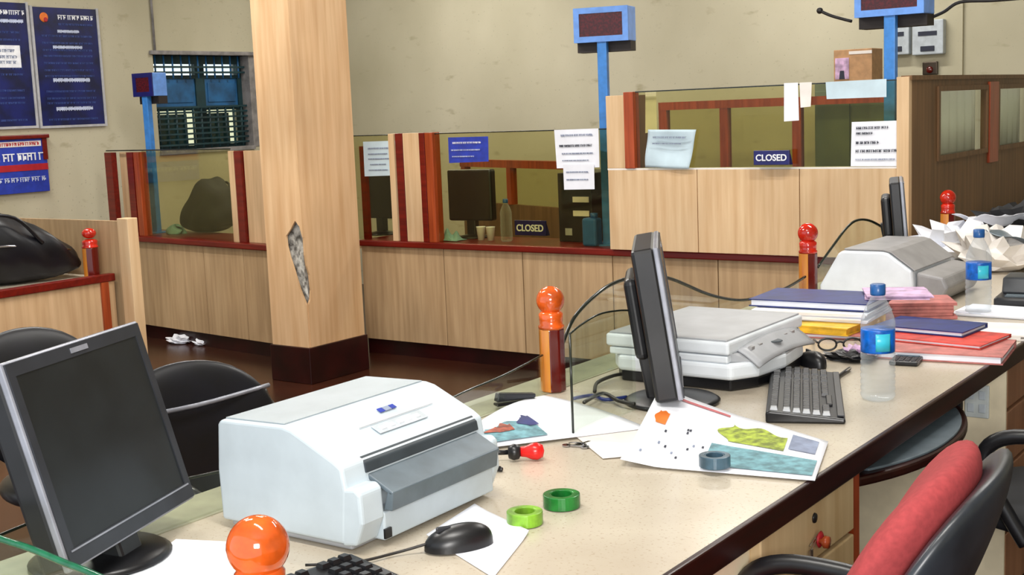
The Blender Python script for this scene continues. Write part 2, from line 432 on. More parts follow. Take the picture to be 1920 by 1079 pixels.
# ---- pillar clad in laminate with a torn corner
PX0, PX1, PY0, PY1 = -5.14, -4.86, 4.83, 5.27
pil = bpy.data.objects.new('pillar', None); COL.objects.link(pil); pil.location = (0, 0, 0)
tag(pil, 'square pillar clad in pale wood laminate, torn open at one corner, with maroon foot', 'pillar')
MB().box((PX0+.03, PY0+.03, 0), (PX1-.03, PY1-.03, ZC)).done('core', M['plaster'], pil)
hole = [(560, 424), (553, 414), (545, 430), (536, 443), (538, 462), (543, 482), (550, 503), (556, 523), (563, 545), (569, 560), (574, 572)]
pts = [(PX0, PY0, .2), (PX1-.005, PY0, .2)]
c0 = onY(575, 574, PY0); pts.append((PX1-.004, PY0, c0.z))
for q in hole[::-1]:
    p = onY(q[0], q[1], PY0); pts.append((min(p.x, PX1-.004), PY0, p.z))
p = onY(557, 412, PY0); z_top = p.z+.005
pts += [(PX1-.02, PY0, z_top-.04), (PX1-.003, PY0, z_top-.10), (PX1, PY0, z_top-.10), (PX1, PY0, ZC), (PX0, PY0, ZC)]
def board(poly, d, name, mat, par): return MB().prism(poly, d).done(name, mat, par)
board(pts, (0, .012, 0), 'front_board', M['pillar'], pil)
zb = onX(576, 574, PX1).z; za = onX(571, 500, PX1).z
ypt = [(PX1, PY0+.012, .2), (PX1, PY1, .2), (PX1, PY1, ZC), (PX1, PY0+.012, ZC), (PX1, PY0+.012, za+.06),
       (PX1, PY0+.02, za), (PX1, PY0+.035, za-.05), (PX1, PY0+.04, zb+.08), (PX1, PY0+.03, zb+.03), (PX1, PY0+.012, zb)]
board(ypt, (-.012, 0, 0), 'side_board', M['pillar'], pil)
MB().box((PX0, PY0+.012, .2), (PX0+.012, PY1, ZC)).done('side_board', M['pillar'], pil)
MB().box((PX0+.012, PY1-.012, .2), (PX1-.012, PY1, ZC)).done('back_board', M['pillar'], pil)
MB().box((PX0-.012, PY0-.012, 0), (PX1+.012, PY1+.012, .2)).done('plinth', M['plinth'], pil, bevel=.004)
# torn flap of laminate leaning out of the hole
a = onY(556, 470, PY0-.02); b_ = onY(571, 560, PY0-.02)
MB().prism([(a.x, PY0-.012, a.z+.06), (a.x+.02, PY0-.028, a.z), (b_.x, PY0-.022, b_.z+.05), (b_.x+.01, PY0-.002, b_.z), (b_.x-.012, PY0+.004, b_.z+.03)], (.003, .004, 0)).done('torn_flap', M['plaster'], pil)

# ---- teller counter, right run (two runs meet behind the pillar)
def counter(name, label, x0, x1, joints, loc, rz, zt=.69, zp=.09, ledge=True):
    t = thing(name, label, 'counter', loc, rz)
    xs = [x0]+joints+[x1]
    for i in range(len(xs)-1):
        MB().box((xs[i]+.0025, .05, zp), (xs[i+1]-.0025, .068, zt-.035)).done('panel', M['counter'], t, bevel=.002)
    MB().box((x0, .068, zp), (x1, .085, zt-.035)).done('backing', M['plinth'], t)
    MB().box((x0, .02, zt-.035), (x1, .42, zt)).done('ledge', M['rail'], t, bevel=.006)
    MB().box((x0, .085, zt-.07), (x1, .6, zt-.035)).done('worktop', M['laminate'], t)
    MB().box((x0, .07, 0), (x1, .10, zp)).done('plinth', M['plinth'], t)
    return t
jr = [onY(q, 550, 5.65).x for q in (835, 982, 1150, 1347, 1500)]
cr = counter('teller_counter', 'long teller counter of pale laminate panels under a red-brown ledge, right of the pillar', -5.20, -1.93, jr, (0, 5.60, 0), 0)
LP0 = Vector((-7.39, 5.42, 0)); LANG = math.atan2(-.15, 1.34)
ldir = Vector((math.cos(LANG), math.sin(LANG), 0)); lnor = Vector((-math.sin(LANG), math.cos(LANG), 0))
def onL(x, y, off=0):
    d = _d(x, y); P0 = LP0+lnor*off; k = (P0-CAM).dot(lnor)/d.dot(lnor); p = CAM+d*k
    q = p-LP0; return Vector((q.dot(ldir), off, p.z))
cl = counter('teller_counter', 'short teller counter run of brownish laminate panels, left of the pillar', -.08, 2.02, [onL(383, 500, .05).x, 1.55], (LP0.x, LP0.y, 0), LANG)

# ---- glass screens over the counter
def vboard(t, x0, x1, y0, y1, z0, z1, name, mat): return MB().box((x0, y0, z0), (x1, y1, z1)).done(name, mat, t, bevel=.002)
gs = thing('glass_screen', 'glass teller screen with red-brown strips on the counter left of the pillar', 'glass screen', (LP0.x, LP0.y, .69), LANG)
LX = lambda x: onL(x, 360, .08).x
z1 = 1.245-.69
vboard(gs, LX(206), LX(219), .06, .10, .06, z1, 'strip', M['rail'])
vboard(gs, LX(247), LX(258), .06, .10, 0, z1, 'strip', M['rail'])
vboard(gs, LX(260), LX(270), .06, .12, 0, z1, 'strip', M['trim'])
vboard(gs, LX(222), LX(246), .11, .12, 0.0, z1, 'side_board', M['laminate'])
vboard(gs, LX(437), LX(447), .06, .10, 0, z1, 'post', M['laminate'])
vboard(gs, LX(448), LX(460), .06, .12, 0, z1, 'strip', M['rail'])
vboard(gs, LX(461), LX(530), .08, .10, 0, z1, 'post', M['laminate'])
vboard(gs, LX(271), LX(436), .078, .084, 0, z1+.01, 'pane', M['glass'])
vboard(gs, LX(206), LX(436), .074, .088, z1+.008, z1+.016, 'pane_edge', M['glass_edge'])

gs = thing('glass_screen', 'glass teller screen with paired pale posts and blue sign, between pillar and booth', 'glass screen', (0, 5.66, .69))
GX = lambda x, y=360: onY(x, y, 5.68).x
z1 = 1.305-.69
vboard(gs, -5.28, GX(740), 0, .006, 0, z1, 'pane', M['glass'])
vboard(gs, GX(741), GX(751), -.02, .03, 0, z1+.01, 'post', M['booth'])
vboard(gs, GX(752), GX(765), -.01, .05, 0, z1+.01, 'strip', M['rail'])
vboard(gs, GX(766), GX(797), -.01, .03, 0, z1+.01, 'post', M['booth'])
vboard(gs, GX(798), GX(808), -.02, .05, 0, z1+.01, 'strip', M['rail'])
vboard(gs, GX(809), GX(823), -.02, .05, 0, z1+.01, 'strip', M['trim'])
vboard(gs, GX(824), -3.43, 0, .006, 0, z1, 'pane', M['glass'])
vboard(gs, -5.28, GX(740), -.004, .010, z1, z1+.006, 'pane_edge', M['glass_edge'])
vboard(gs, GX(824), -3.43, -.004, .010, z1, z1+.006, 'pane_edge', M['glass_edge'])
vboard(gs, -5.20, -5.16, .02, .05, 0, z1-.06, 'strip', M['rail'])

# ---- raised booth at the right end of the counter
bt = thing('cashier_booth', 'raised cashier booth of pale laminate with glass front and brown windowed side', 'booth', (0, 0, 0))
BX0, BX1, BZ = -3.425, -1.87, 1.485
jb = [BX0, GX(1322, 390), GX(1512, 390), BX1-.055]
for i in range(3):
    MB().box((jb[i]+.002, 5.60, .692), (jb[i+1]-.002, 5.625, 1.10)).done('front_panel', M['booth'], bt, bevel=.002)
MB().box((BX0, 5.60, 1.10), (BX1-.055, 5.64, 1.108)).done('top_edge', M['paper_warm'], bt)
MB().box((BX0, 5.60, 1.108), (GX(1186, 240), 5.625, BZ-.01)).done('post', M['booth'], bt, bevel=.002)
MB().box((BX0, 5.625, .692), (BX0+.02, 6.05, BZ-.01)).done('side_panel', M['booth_dark'], bt)
MB().box((GX(1187, 240), 5.59, 1.108), (GX(1205, 240), 5.65, BZ+.005)).done('strip', M['trim'], bt, bevel=.002)
MB().box((GX(1207, 240), 5.605, 1.108), (BX1-.055, 5.611, BZ)).done('pane', M['glass'], bt)
MB().box((GX(1207, 240), 5.602, BZ), (BX1-.055, 5.614, BZ+.006)).done('pane_edge', M['glass_edge'], bt)
MB().box((BX1-.055, 5.585, .0), (BX1, 5.625, BZ+.015)).done('end_post', M['booth'], bt, bevel=.002)
# brown side with two windows
wy = [(5.98, 6.78), (6.98, 7.66)]; wz = (1.115, 1.45)
MB().box((BX1-.03, 5.625, 0), (BX1, 7.98, wz[0])).box((BX1-.03, 5.625, wz[0]), (BX1, wy[0][0], wz[1])).box((BX1-.03, wy[0][1], wz[0]), (BX1, wy[1][0], wz[1])) \
  .box((BX1-.03, wy[1][1], wz[0]), (BX1, 7.98, wz[1])).box((BX1-.03, 5.625, wz[1]), (BX1, 7.98, BZ)).done('side_wall', M['booth_dark'], bt)
MB().box((BX1-.04, 5.60, BZ), (BX1+.008, 7.98, BZ+.02)).done('top_rail', M['booth_dark'], bt)
for k, (a, b_) in enumerate(wy):
    wf = frame4(MB(), lambda u, v, w: (w, u, v), a-.005, b_+.005, wz[0]-.005, wz[1]+.005, .024, BX1+.0005, BX1+.010).done('window', M['booth_dark'], bt)
    MB().box((BX1-.018, a, wz[0]), (BX1-.012, b_, wz[1])).done('pane', M['glass_clear'], wf)
MB().box((BX1-.002, 6.80, wz[0]-.06), (BX1+.014, 6.96, wz[1]+.02)).done('window_post', M['trim'], bt, bevel=.003)
# blinds just inside those windows, hung in folds
for k, (a, b_) in enumerate(wy):
    n = 40
    MB().grid(lambda u, v, a=a, b_=b_: Vector((BX1-.07+.010*math.sin(u*n*1.1), a-.04+u*(b_-a+.08), wz[0]-.03+v*(wz[1]-wz[0]+.04))), n*3, 1, .002).done('blind', M['curtain'], bt, True)
# rear partition of the booth, seen through the glass
RY = 7.25
rx = [onY(q, 200, RY).x for q in (1236, 1350, 1486, 1660)]
rp = thing('office_partition', 'brown wood-framed glazed partition at the back of the cashier booth', 'partition', (0, RY, 0))
zt_ = onY(1350, 188, RY).z
MB().box((rx[0], 0, 0), (rx[3], .03, 1.0)).done('panel', M['booth_dark'], rp)
for x in rx[:3]:
    MB().box((x, -.01, 1.0), (x+.055, .04, zt_-.05)).done('post', M['trim'], rp)
MB().box((rx[0], -.012, zt_-.05), (rx[3], .042, zt_)).done('rail', M['trim'], rp)
MB().box((rx[0], .012, 1.0), (rx[3], .018, zt_-.05)).done('pane', M['glass'], rp)
M['cupboard'] = plain('grey_green_enamel', (112, 124, 112), .4, 0, .08, 5)
a = onY(1527, 150, 7.42); b_ = onY(1668, 150, 7.42)
t = thing('steel_cupboard', 'grey-green steel cupboard behind booth glass, box standing on it', 'cupboard', (a.x, 7.42, 0))
wd = b_.x-a.x
MB().box((0, 0, .05), (wd, .4, 1.505)).done('body', M['cupboard'], t, bevel=.004)
for k in (0, 1): MB().box((wd*.5*k+.008, -.012, .09), (wd*.5*(k+1)-.008, -.001, 1.46)).done('door', M['cupboard'], t, bevel=.003)
MB().box((.01, .01, 0), (wd-.01, .39, .05)).done('plinth', M['black'], t)
# wood-framed partition behind the teller glass
a = onY(866, 312, 7.1); b_ = onY(1040, 288, 6.7)
rp = thing('office_partition', 'brown wood-framed partition behind the teller glass with two glazed bays', 'partition', (a.x, a.y, 0), math.atan2(b_.y-a.y, b_.x-a.x))
L_ = math.hypot(b_.x-a.x, b_.y-a.y)+.25; zt_ = (a.z+b_.z)/2
MB().box((0, 0, 0), (L_, .03, .80)).done('panel', M['booth_dark'], rp)
for x in (0, L_*.42, L_-.05):
    MB().box((x, -.01, .80), (x+.05, .04, zt_-.05)).done('post', M['trim'], rp)
MB().box((-.01, -.012, zt_-.05), (L_+.01, .042, zt_)).done('rail', M['trim'], rp)
MB().box((0, .012, .80), (L_, .018, zt_-.05)).done('pane', M['glass'], rp)

# ================================================================== boards, signs and notices
def poster(name, label, cat, X, corners, z0, z1, lines, frame=True, seedk=0, emblem=False, panel=None):
    """flat board on the left wall: y range corners, facing +X"""
    y0, y1 = corners; t = thing(name, label, cat, (X, (y0+y1)/2, (z0+z1)/2)); w = (y1-y0)/2; h = (z1-z0)/2
    MB().box((0, -w, -h), (.014, w, h)).done('board', M['navy'], t, bevel=.002)
    if frame:
        fr = MB()
        for s in (-1, 1): fr.box((0, s*(w+.008)-.008, -h-.016), (.02, s*(w+.008)+.008, h+.006))
        fr.box((0, -w, -h-.016), (.02, w, -h)); fr.done('frame', M['grey_frame'], t)
    for i, (yc, zc, ln, hh, mk) in enumerate(lines):
        script_line('lettering', (.0145, (yc-ln/2)*w*2, zc*h*2), (0, 1, 0), (0, 0, 1), ln*w*2, hh*.8, M[mk], t, seedk+i, fill=mk in ('pale_text',))
    if emblem:
        MB().lathe([(0, .003), (.024, .003), (.032, 0), (.032, -.002), (0, -.002)], (.016, -w*.66, h*.83), 20, 'x').done('emblem', M['orange'], t)
        MB().lathe([(.0, .004), (.013, .004), (.016, 0), (0, 0)], (.0185, -w*.62, h*.79), 16, 'x').done('emblem', M['crimson'], t)
    return t
dim = [(0, z, .78, .017, 'dim_text') for z in (.26, .20, .14, .09, .03, -.03, -.08, -.21, -.27, -.31, -.45)]
a = onX(60, 12, XL+.02); b_ = onX(198, 232, XL+.02)
poster('notice_board', 'navy blue notice board with orange emblem, pale script and four white lines', 'notice board', XL, (a.y, b_.y), b_.z, a.z,
       [(.16, .42, .56, .038, 'white'), (.15, .36, .54, .018, 'dim_text'), (.03, .30, .34, .026, 'pale_text'), (.0, .165, .46, .028, 'pale_text'),
        (.02, -.115, .58, .034, 'pale_text'), (.03, -.36, .58, .034, 'pale_text')]+dim, seedk=10, emblem=True)
t = poster('notice_board', 'navy blue notice board cut by left picture edge, with white rounded box', 'notice board', XL, (a.y-.62, a.y-.045), b_.z+.005, a.z+.02,
       [(.22, .42, .5, .036, 'white'), (.2, .35, .5, .03, 'pale_text')]+dim, seedk=60)
MB().box((.015, -.16, -.02), (.019, .215, .125)).done('rounded_box', M['white'], t, bevel=.0015)
for i, z in enumerate((.09, .05, .015)):
    script_line('lettering', (.0195, -.12, z), (0, 1, 0), (0, 0, 1), .30, .02, M['ink'], t, 90+i)
# wooden framed colour notice below
a = onX(-20, 264, XL+.02); b_ = onX(68, 360, XL+.02)
t = thing('framed_notice', 'red-framed wall notice with blue lettering bands below the navy boards', 'notice board', (XL, (a.y+b_.y)/2, (a.z+b_.z)/2))
w_, h_ = (b_.y-a.y)/2+.1, (a.z-b_.z)/2
MB().box((0, -w_, -h_), (.03, w_, h_)).done('board', M['sign_blue'], t, bevel=.002)
MB().box((.005, -w_-.01, h_), (.05, w_+.02, h_+.028)).done('top_moulding', M['rail'], t, bevel=.006)
MB().box((.005, w_-.03, h_*.2), (.036, w_+.004, h_)).done('side_moulding', M['rail'], t)
MB().box((.03, -w_, h_*.72), (.033, w_-.04, h_*.92)).done('printed_band', M['paper_warm'], t)
script_line('lettering', (.0335, -w_+.02, h_*.82), (0, 1, 0), (0, 0, 1), w_*1.7, .022, M['crimson'], t, 5)
MB().box((.03, -w_, -h_*.18), (.033, w_, h_*.06)).done('printed_band', M['crimson'], t)
script_line('lettering', (.0335, -w_+.02, h_*.34), (0, 1, 0), (0, 0, 1), w_*1.8, .05, M['white'], t, 6)
script_line('lettering', (.0335, -w_+.02, -h_*.5), (0, 1, 0), (0, 0, 1), w_*1.8, .03, M['pale_text'], t, 7)

def notice(name, label, mat, quad, Y, inks=(), group=None, curl=0, cat='notice', par=None):
    """sheet hung on a pane in plane Y; quad = photo corners tl,tr,br,bl projected there"""
    P = [onY(q[0], q[1], Y) for q in quad]; c = sum(P, Vector())/4
    t = thing(name, label, cat, c)
    def fn(u, v):
        p = P[0]*(1-u)*(1-v)+P[1]*u*(1-v)+P[2]*u*v+P[3]*(1-u)*v-c
        p.y -= curl*(math.sin(u*5.1+v*3.3)*.5+math.sin(u*2.3-v*6.1)*.5+.9)
        return p
    MB().grid(fn, 14, 14, .0015).done('sheet', mat, t, curl > 0)
    ex = (P[1]-P[0]).normalized(); ey = (P[0]-P[3]).normalized(); w = (P[1]-P[0]).length; h = (P[0]-P[3]).length
    for i, (u, v, ln, hh, mk) in enumerate(inks):
        o = P[0]-c+(P[1]-P[0])*u+(P[3]-P[0])*v; o.y -= .004+curl*2
        script_line('lettering', o, ex, ey, ln*w, hh*.55, M[mk], t, 300+i*7)
    return t
lines5 = [(.15, .2, .7, .016, 'ink'), (.15, .36, .6, .012, 'ink'), (.15, .5, .7, .012, 'ink'), (.2, .66, .5, .012, 'ink'), (.15, .82, .6, .012, 'ink')]
notice('notice_sheet', 'pale blue printed sheet on the teller glass right beside the pillar', M['paper_blue'], [(681, 266), (741, 264), (742, 329), (684, 331)], 5.655, lines5)
t = notice('blue_sign', 'small royal blue sign with white lettering at top of teller glass', M['sign_blue'], [(840, 258), (915, 256), (916, 303), (842, 306)], 5.655,
       [(.12, .22, .7, .018, 'white'), (.08, .5, .72, .014, 'pale_text'), (.1, .75, .55, .012, 'pale_text')], cat='sign')
notice('notice_sheet', 'larger white sheet with a row of dark figures, taped on teller glass', M['paper'], [(1039, 244), (1122, 241), (1124, 314), (1044, 316)], 5.655,
       [(.15, .15, .7, .02, 'ink'), (.1, .42, .75, .022, 'ink_dark'), (.15, .62, .7, .014, 'ink'), (.15, .8, .6, .012, 'ink')])
notice('notice_sheet', 'smaller white sheet taped just below the larger white sheet', M['paper'], [(1056, 309), (1114, 308), (1115, 355), (1058, 356)], 5.650,
       [(.1, .3, .7, .014, 'ink'), (.1, .6, .7, .014, 'ink')])
notice('notice_sheet', 'crumpled pale sheet leaning at left end of booth glass', M['paper_blue'], [(1217, 243), (1307, 243), (1295, 316), (1212, 314)], 5.598, lines5[:2], curl=.012)
notice('notice_sheet', 'white printed notice at right end of booth glass before blue pole', M['paper'], [(1597, 229), (1690, 226), (1690, 312), (1595, 312)], 5.598,
       [(.1, .14, .65, .02, 'ink_dark'), (.1, .26, .35, .018, 'ink_dark'), (.1, .47, .45, .022, 'ink_dark'), (.1, .66, .85, .022, 'ink_dark'), (.1, .85, .8, .012, 'ink')])
notice('paper_strip', 'wide pale cyan strip along the top of the booth glass', M['paper_blue'], [(1548, 154), (1662, 148), (1662, 182), (1550, 186)], 5.598, [], cat='strip')
notice('paper_strip', 'tall white strip taped to booth glass, longer of two', M['paper'], [(1470, 156), (1496, 155), (1498, 226), (1470, 228)], 5.60, [], cat='strip')  # white sheet standing in for a bright reflection in the glass
notice('paper_strip', 'short white strip taped to booth glass beside the taller one', M['paper_warm'], [(1499, 155), (1522, 154), (1520, 200), (1501, 202)], 5.60, [], cat='strip')  # second, shorter part of the reflection, also built as a white sheet
notice('paper_strip', 'narrow tall white strip standing inside booth glass beside the trim', M['paper_warm'], [(1210, 172), (1230, 170), (1232, 245), (1210, 250)], 5.64, [], cat='strip')

def closed_sign(label, quad, Y):
    P = [onY(q[0], q[1], Y) for q in quad]; w = (P[1]-P[0]).length; h = (P[0]-P[3]).length
    c = (P[2]+P[3])/2; t = thing('closed_sign', label, 'sign', c)
    MB().box((-w/2, 0, 0), (w/2, .012, h)).done('plate', M['navy_sign'], t, bevel=.002)
    for xx in (-w/2, w/2-.004):
        MB().prism([(xx, .012, 0), (xx, .04, 0), (xx, .012, h*.8)], (.004, 0, 0)).done('foot', M['navy_sign'], t)
    text_mesh('lettering', 'CLOSED', h*.62, M['white'], t, (0, -.002, h*.48), (1, 0, 0), (0, 0, 1), .0012, w*.86)
closed_sign('navy plate reading CLOSED standing on the ledge inside teller glass', [(964, 415), (1022, 413), (1023, 441), (966, 443)], 5.72)
closed_sign('navy plate reading CLOSED standing in the booth window', [(1413, 283), (1480, 281), (1480, 309), (1413, 310)], 5.555)

# ---- counter number displays on blue poles
def display(label, x, y, zpole0, zb, zt, wd, rz, dp=.12, front='box_blue'):
    t = thing('display_pole', label, 'display', (x, y, .69), rz); zpole0 = .69
    a, b = zb-zpole0, zt-zpole0
    MB().box((-.026, -.02, 0), (.026, .02, a+.03)).done('pole', M['pole_blue'], t, bevel=.004)
    MB().box((-.06, -.06, 0), (.06, .06, .008)).done('base_plate', M['pole_blue'], t)
    bx = MB().box((-wd/2, -.02, a), (wd/2, dp, b)).done('display_box', M['box_blue'], t, bevel=.004)
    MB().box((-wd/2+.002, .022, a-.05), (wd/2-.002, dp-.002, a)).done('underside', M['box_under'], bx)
    q = MB()
    e = .03
    frame4(q, lambda u, v, w: (u, w, v), -wd/2, wd/2, a, b, e, -.03, -.0205)
    q.done('bezel', M[front], bx)
    MB().box((-wd/2+e, -.024, a+e), (wd/2-e, -.020, b-e)).done('led_screen', M['red_led'], bx)
    return t
display('red number display on blue pole beside the left end of the booth', -3.555, 5.80, .70, 1.757, 1.935, .295, .25)
display('large red number display on blue pole at right end of the booth', -2.005, 5.74, .69, 1.775, 1.99, .315, 0)
p = onL(294, 300, .2)
lp = LP0+ldir*onL(293, 300, .25).x+lnor*.25
display('small dark display turned left on blue pole beside the blue window', lp.x-.05, lp.y, .69, 1.61, 1.765, .19, .05, .10, 'navy_sign')

# ---- things on and behind the back wall
def meter(label, q0, q1):
    a, b = onY(*q0, YB), onY(*q1, YB); c = (a+b)/2; w = (b.x-a.x)/2; h = (a.z-b.z)/2
    t = thing('electric_meter', label, 'meter', (c.x, YB, c.z))
    MB().box((-w, -.06, -h), (w, 0, h)).done('case', M['grey_meter'], t, bevel=.006)
    MB().box((-w*.6, -.064, h*.1), (w*.6, -.058, h*.35)).done('window', M['ink_dark'], t)
    MB().box((-w*.45, -.066, -h*.8), (w*.45, -.058, -h*.5)).done('terminal_cover', M['ink_dark'], t, bevel=.003)
meter('pale grey electric meter on back wall, left one behind blue pole', (1664, 42), (1710, 102))
meter('pale grey electric meter on back wall, right one clear of blue pole', (1716, 40), (1774, 101))
p = onY(1746, 128, YB)
t = thing('wall_socket', 'small dark wall socket under the right electric meter', 'socket', (p.x, YB, p.z))
MB().box((-.045, -.03, -.04), (.045, 0, .04)).done('plate', M['brass'], t, bevel=.005)
MB().ball((0, -.03, -.01), .022, (1, .6, 1)).done('knob', M['maroon_wood'], t, True)
def wire(label, px, Y, r=.008):
    P = [onY(x, y, Y) for x, y in px]
    c = P[0].copy(); t = thing('wall_cable', label, 'cable', c)
    MB().tube([p-c for p in P], r, 6).done('cable', M['cable'], t, True)
    MB().ball((0, 0, 0), r*1.9).done('fixing', M['cable'], t, True)
wire('dark cable running left from large number display to the back wall', [(1537, 20), (1560, 30), (1597, 40)], 5.86)
wire('dark cable rising right from large number display towards picture edge', [(1925, -4), (1860, 1), (1800, 4), (1770, 22), (1745, 33), (1731, 35)], 5.86)
p = onY(1605, 148, 7.5)
t = thing('cardboard_box', 'brown cardboard box with printed picture on top of booth partition', 'box', (p.x, 7.53, 1.506))
hb = onY(1605, 92, 7.45).z-1.506
MB().box((-.115, -.09, 0), (.12, .09, hb)).done('carton', M['cardboard'], t, bevel=.003)
MB().box((-.105, -.093, .02), (-.02, -.089, hb*.75)).done('printed_panel', M['lilac'], t)
MB().prism([(-.08, -.0935, .02), (-.045, -.0935, .02), (-.05, -.0935, .07), (-.075, -.0935, .07)], (0, -.001, 0)).done('printed_mark', M['ink_dark'], t)
MB().box((-.02, -.092, hb-.03), (.12, -.0895, hb-.012)).done('tape', M['paper_warm'], t)

# ---- on the teller counter behind the glass
def old_monitor(label, x, y, rz, w, h, z=.69, cat='monitor'):
    t = thing('computer_monitor', label, cat, (x, y, z), rz)
    MB().box((-w/2, -.03, .10), (w/2, .03, .10+h)).done('case', M['black'], t, bevel=.012)
    MB().box((-w/2+.025, .028, .125), (w/2-.025, .034, .075+h)).done('screen', M['screen'], t)
    MB().box((-.03, -.025, .01), (.03, .02, .14)).done('neck', M['black'], t, bevel=.006)
    MB().lathe([(0, 0), (.10, 0), (.10, .008), (.03, .022), (0, .022)]).done('base', M['black'], t, True)
old_monitor('back of a black monitor under the blue sign behind teller glass', -4.56, 5.93, .1, .30, .30)
old_monitor('back of a black monitor beside the pillar under pale blue sheet', onY(716, 400, 5.95).x, 5.95, 0, .24, .29)
def tower(label, x, y, rz, w, d, h, z=.69):
    t = thing('computer_tower', label, 'computer', (x, y, z), rz)
    MB().box((-w/2, 0, 0), (w/2, d, h)).done('case', M['black'], t, bevel=.006)
    for k in (0, 1):
        MB().box((-w*.05, -.004, h*(.58-.2*k)), (w*.42, 0, h*(.66-.2*k))).done('drive_front', M['paper_warm'], t)
    MB().box((-w*.3, -.004, h*.1), (-w*.1, 0, h*.2)).done('button', M['grey_plastic'], t)
tower('upright black computer tower with two pale drive fronts behind teller glass', -3.80, 5.86, 0, .22, .35, .38)
p = onY(1132, 448, 5.72)
t = thing('plastic_jug', 'blue plastic canister on the ledge at foot of blue pole', 'canister', (-3.615, 5.735, .69))
MB().box((-.045, -.035, 0), (.045, .035, .15)).done('body', M['blue_plastic'], t, bevel=.014, seg=3)
MB().lathe([(0, .15), (.02, .15), (.02, .175), (0, .175)], (.015, 0, 0), 14).done('cap', M['blue_plastic'], t, True)
# black bag with shiny folds on the counter left of the pillar
def bag(label, loc, rz, sx, sy, sz, name='shoulder_bag', seed=1, mat='leather'):
    t = thing(name, label, 'bag', loc, rz); rnd = random.Random(seed)
    bm = bmesh.new(); bmesh.ops.create_icosphere(bm, subdivisions=4, radius=1)
    for v in bm.verts:
        x, y, z = v.co
        n = 3.2; k = (abs(x)**n+abs(y)**n+abs(z)**n)**(-1/n)
        v.co = Vector((x*k*sx, y*k*sy, z*k*sz))
        slump = .75+.25*math.cos(v.co.x/sx*2.2+.8)
        v.co.z = (v.co.z+sz)*slump
        v.co += v.co.normalized()*(.012*math.sin(v.co.x*38+v.co.z*30)+.010*math.sin(v.co.y*40-v.co.z*24))*min(1, sx*4)
        v.co.z = max(0, v.co.z)
    me = bpy.data.meshes.new('body'); bm.to_mesh(me); bm.free()
    link('body', me, M[mat], t, True)
    MB().tube([(-sx*.6, -sy*.9, sz*1.1), (-sx*.35, -sy*1.12, sz*1.75), (sx*.1, -sy*1.1, sz*1.7), (sx*.45, -sy*.95, sz*1.0)], .009, 6).done('strap', M['leather'], t, True)
    MB().tube([(-sx*.85, -sy*.7, sz*.9), (0, -sy*1.04, sz*1.02), (sx*.85, -sy*.7, sz*.75)], .005, 6).done('zip', M['chrome'], t, True)
    MB().box((-sx*.75, -sy*1.05, sz*1.2), (-sx*.55, -sy*.98, sz*1.4)).done('buckle', M['chrome'], t, bevel=.004)
    return t
lq = LP0+ldir*onL(408, 400, .5).x+lnor*.42
bag('slumped black bag behind the glass between blue pole and pillar', (lq.x, lq.y, .69), LANG+PI, .21, .12, .18, seed=4, mat='black_matte')
lq = LP0+ldir*onL(330, 430, .25).x+lnor*.25
t = thing('plastic_bag', 'small pale crumpled bag on the ledge beside the black bag', 'bag', (lq.x, lq.y, .69))
MB().grid(lambda u, v: Vector((math.cos(u*2*PI)*(.08+.02*math.sin(u*19+v*5))*math.sin(v*PI*.5+.02), math.sin(u*2*PI)*.05*math.sin(v*PI*.5+.02), .05*math.cos(v*PI*.5)*(1+.3*math.sin(u*11))+.002)), 24, 8).done('body', M['teal_cloth'], t)
p = onY(850, 445, 5.8)
t = thing('folded_cloth', 'pale teal crumpled cloth on the ledge beside the trim strip', 'cloth', (p.x+.02, 5.75, .691))
MB().grid(lambda u, v: Vector(((u-.5)*.16, (v-.5)*.10, .004+.05*math.sin(u*PI)*math.sin(v*PI)*(1+.5*math.sin(u*13+v*7)))), 16, 12, .003).done('body', M['teal_cloth'], t)
for k, lab in enumerate(('white paper cup on the ledge, left of two, behind teller glass', 'white paper cup on the ledge, right of two, next to clear bottle')):
    p = onY(902+18*k, 440, 5.82)
    t = thing('paper_cup', lab, 'cup', (p.x, 5.82, .69), 0, 'paper cups on the teller ledge')
    MB().lathe([(.018, .0), (.026, .075), (.028, .078), (.025, .075), (.017, .004)], n=18).done('wall', M['paper'], t, True)
    MB().lathe([(0, .003), (.018, .003), (.018, 0), (0, 0)], n=18).done('base', M['paper'], t)

# ---- bottles
def bottle(label, loc, h, r, liq_lbl='label_blue', rz=0, label_on=True):
    t = thing('water_bottle', label, 'bottle', loc, rz); s = h
    prof = [(0, .004*s), (r*.7, 0), (r*.92, .015*s), (r, .04*s)]
    for k in range(6):
        z = .06*s+k*.055*s; prof += [(r, z), (r*.93, z+.014*s), (r, z+.028*s)]
    prof += [(r, .40*s), (r*.96, .42*s), (r*.96, .62*s), (r, .64*s), (r*.96, .70*s), (r*.72, .80*s), (r*.42, .88*s), (r*.36, .91*s), (r*.36, .94*s)]
    MB().lathe(prof, n=32).done('bottle_body', M['clear'], t, True)
    MB().lathe([(0, .905*s), (r*.42, .905*s), (r*.44, .92*s), (r*.44, .995*s), (r*.38, 1.0*s), (0, 1.0*s)], n=20).done('cap', M['cap_blue'], t, True)
    if label_on:
        lb = MB().lathe([(r*.975, .42*s), (r*.985, .43*s), (r*.985, .61*s), (r*.975, .62*s)], n=32).done('label', M[liq_lbl], t, True)
        R_ = r*.99+.0006
        MB().grid(lambda u, v: Vector((R_*math.cos(-1.35+u*.9), R_*math.sin(-1.35+u*.9), (.44+.15*v)*s)), 10, 2, .0006).done('printed_patch', M['label_cyan'], lb, True)
    return t
p = onY(950, 440, 5.80)
bottle('clear plastic bottle on the ledge beside CLOSED plate', (p.x, 5.80, .69), .24, .034, label_on=False)

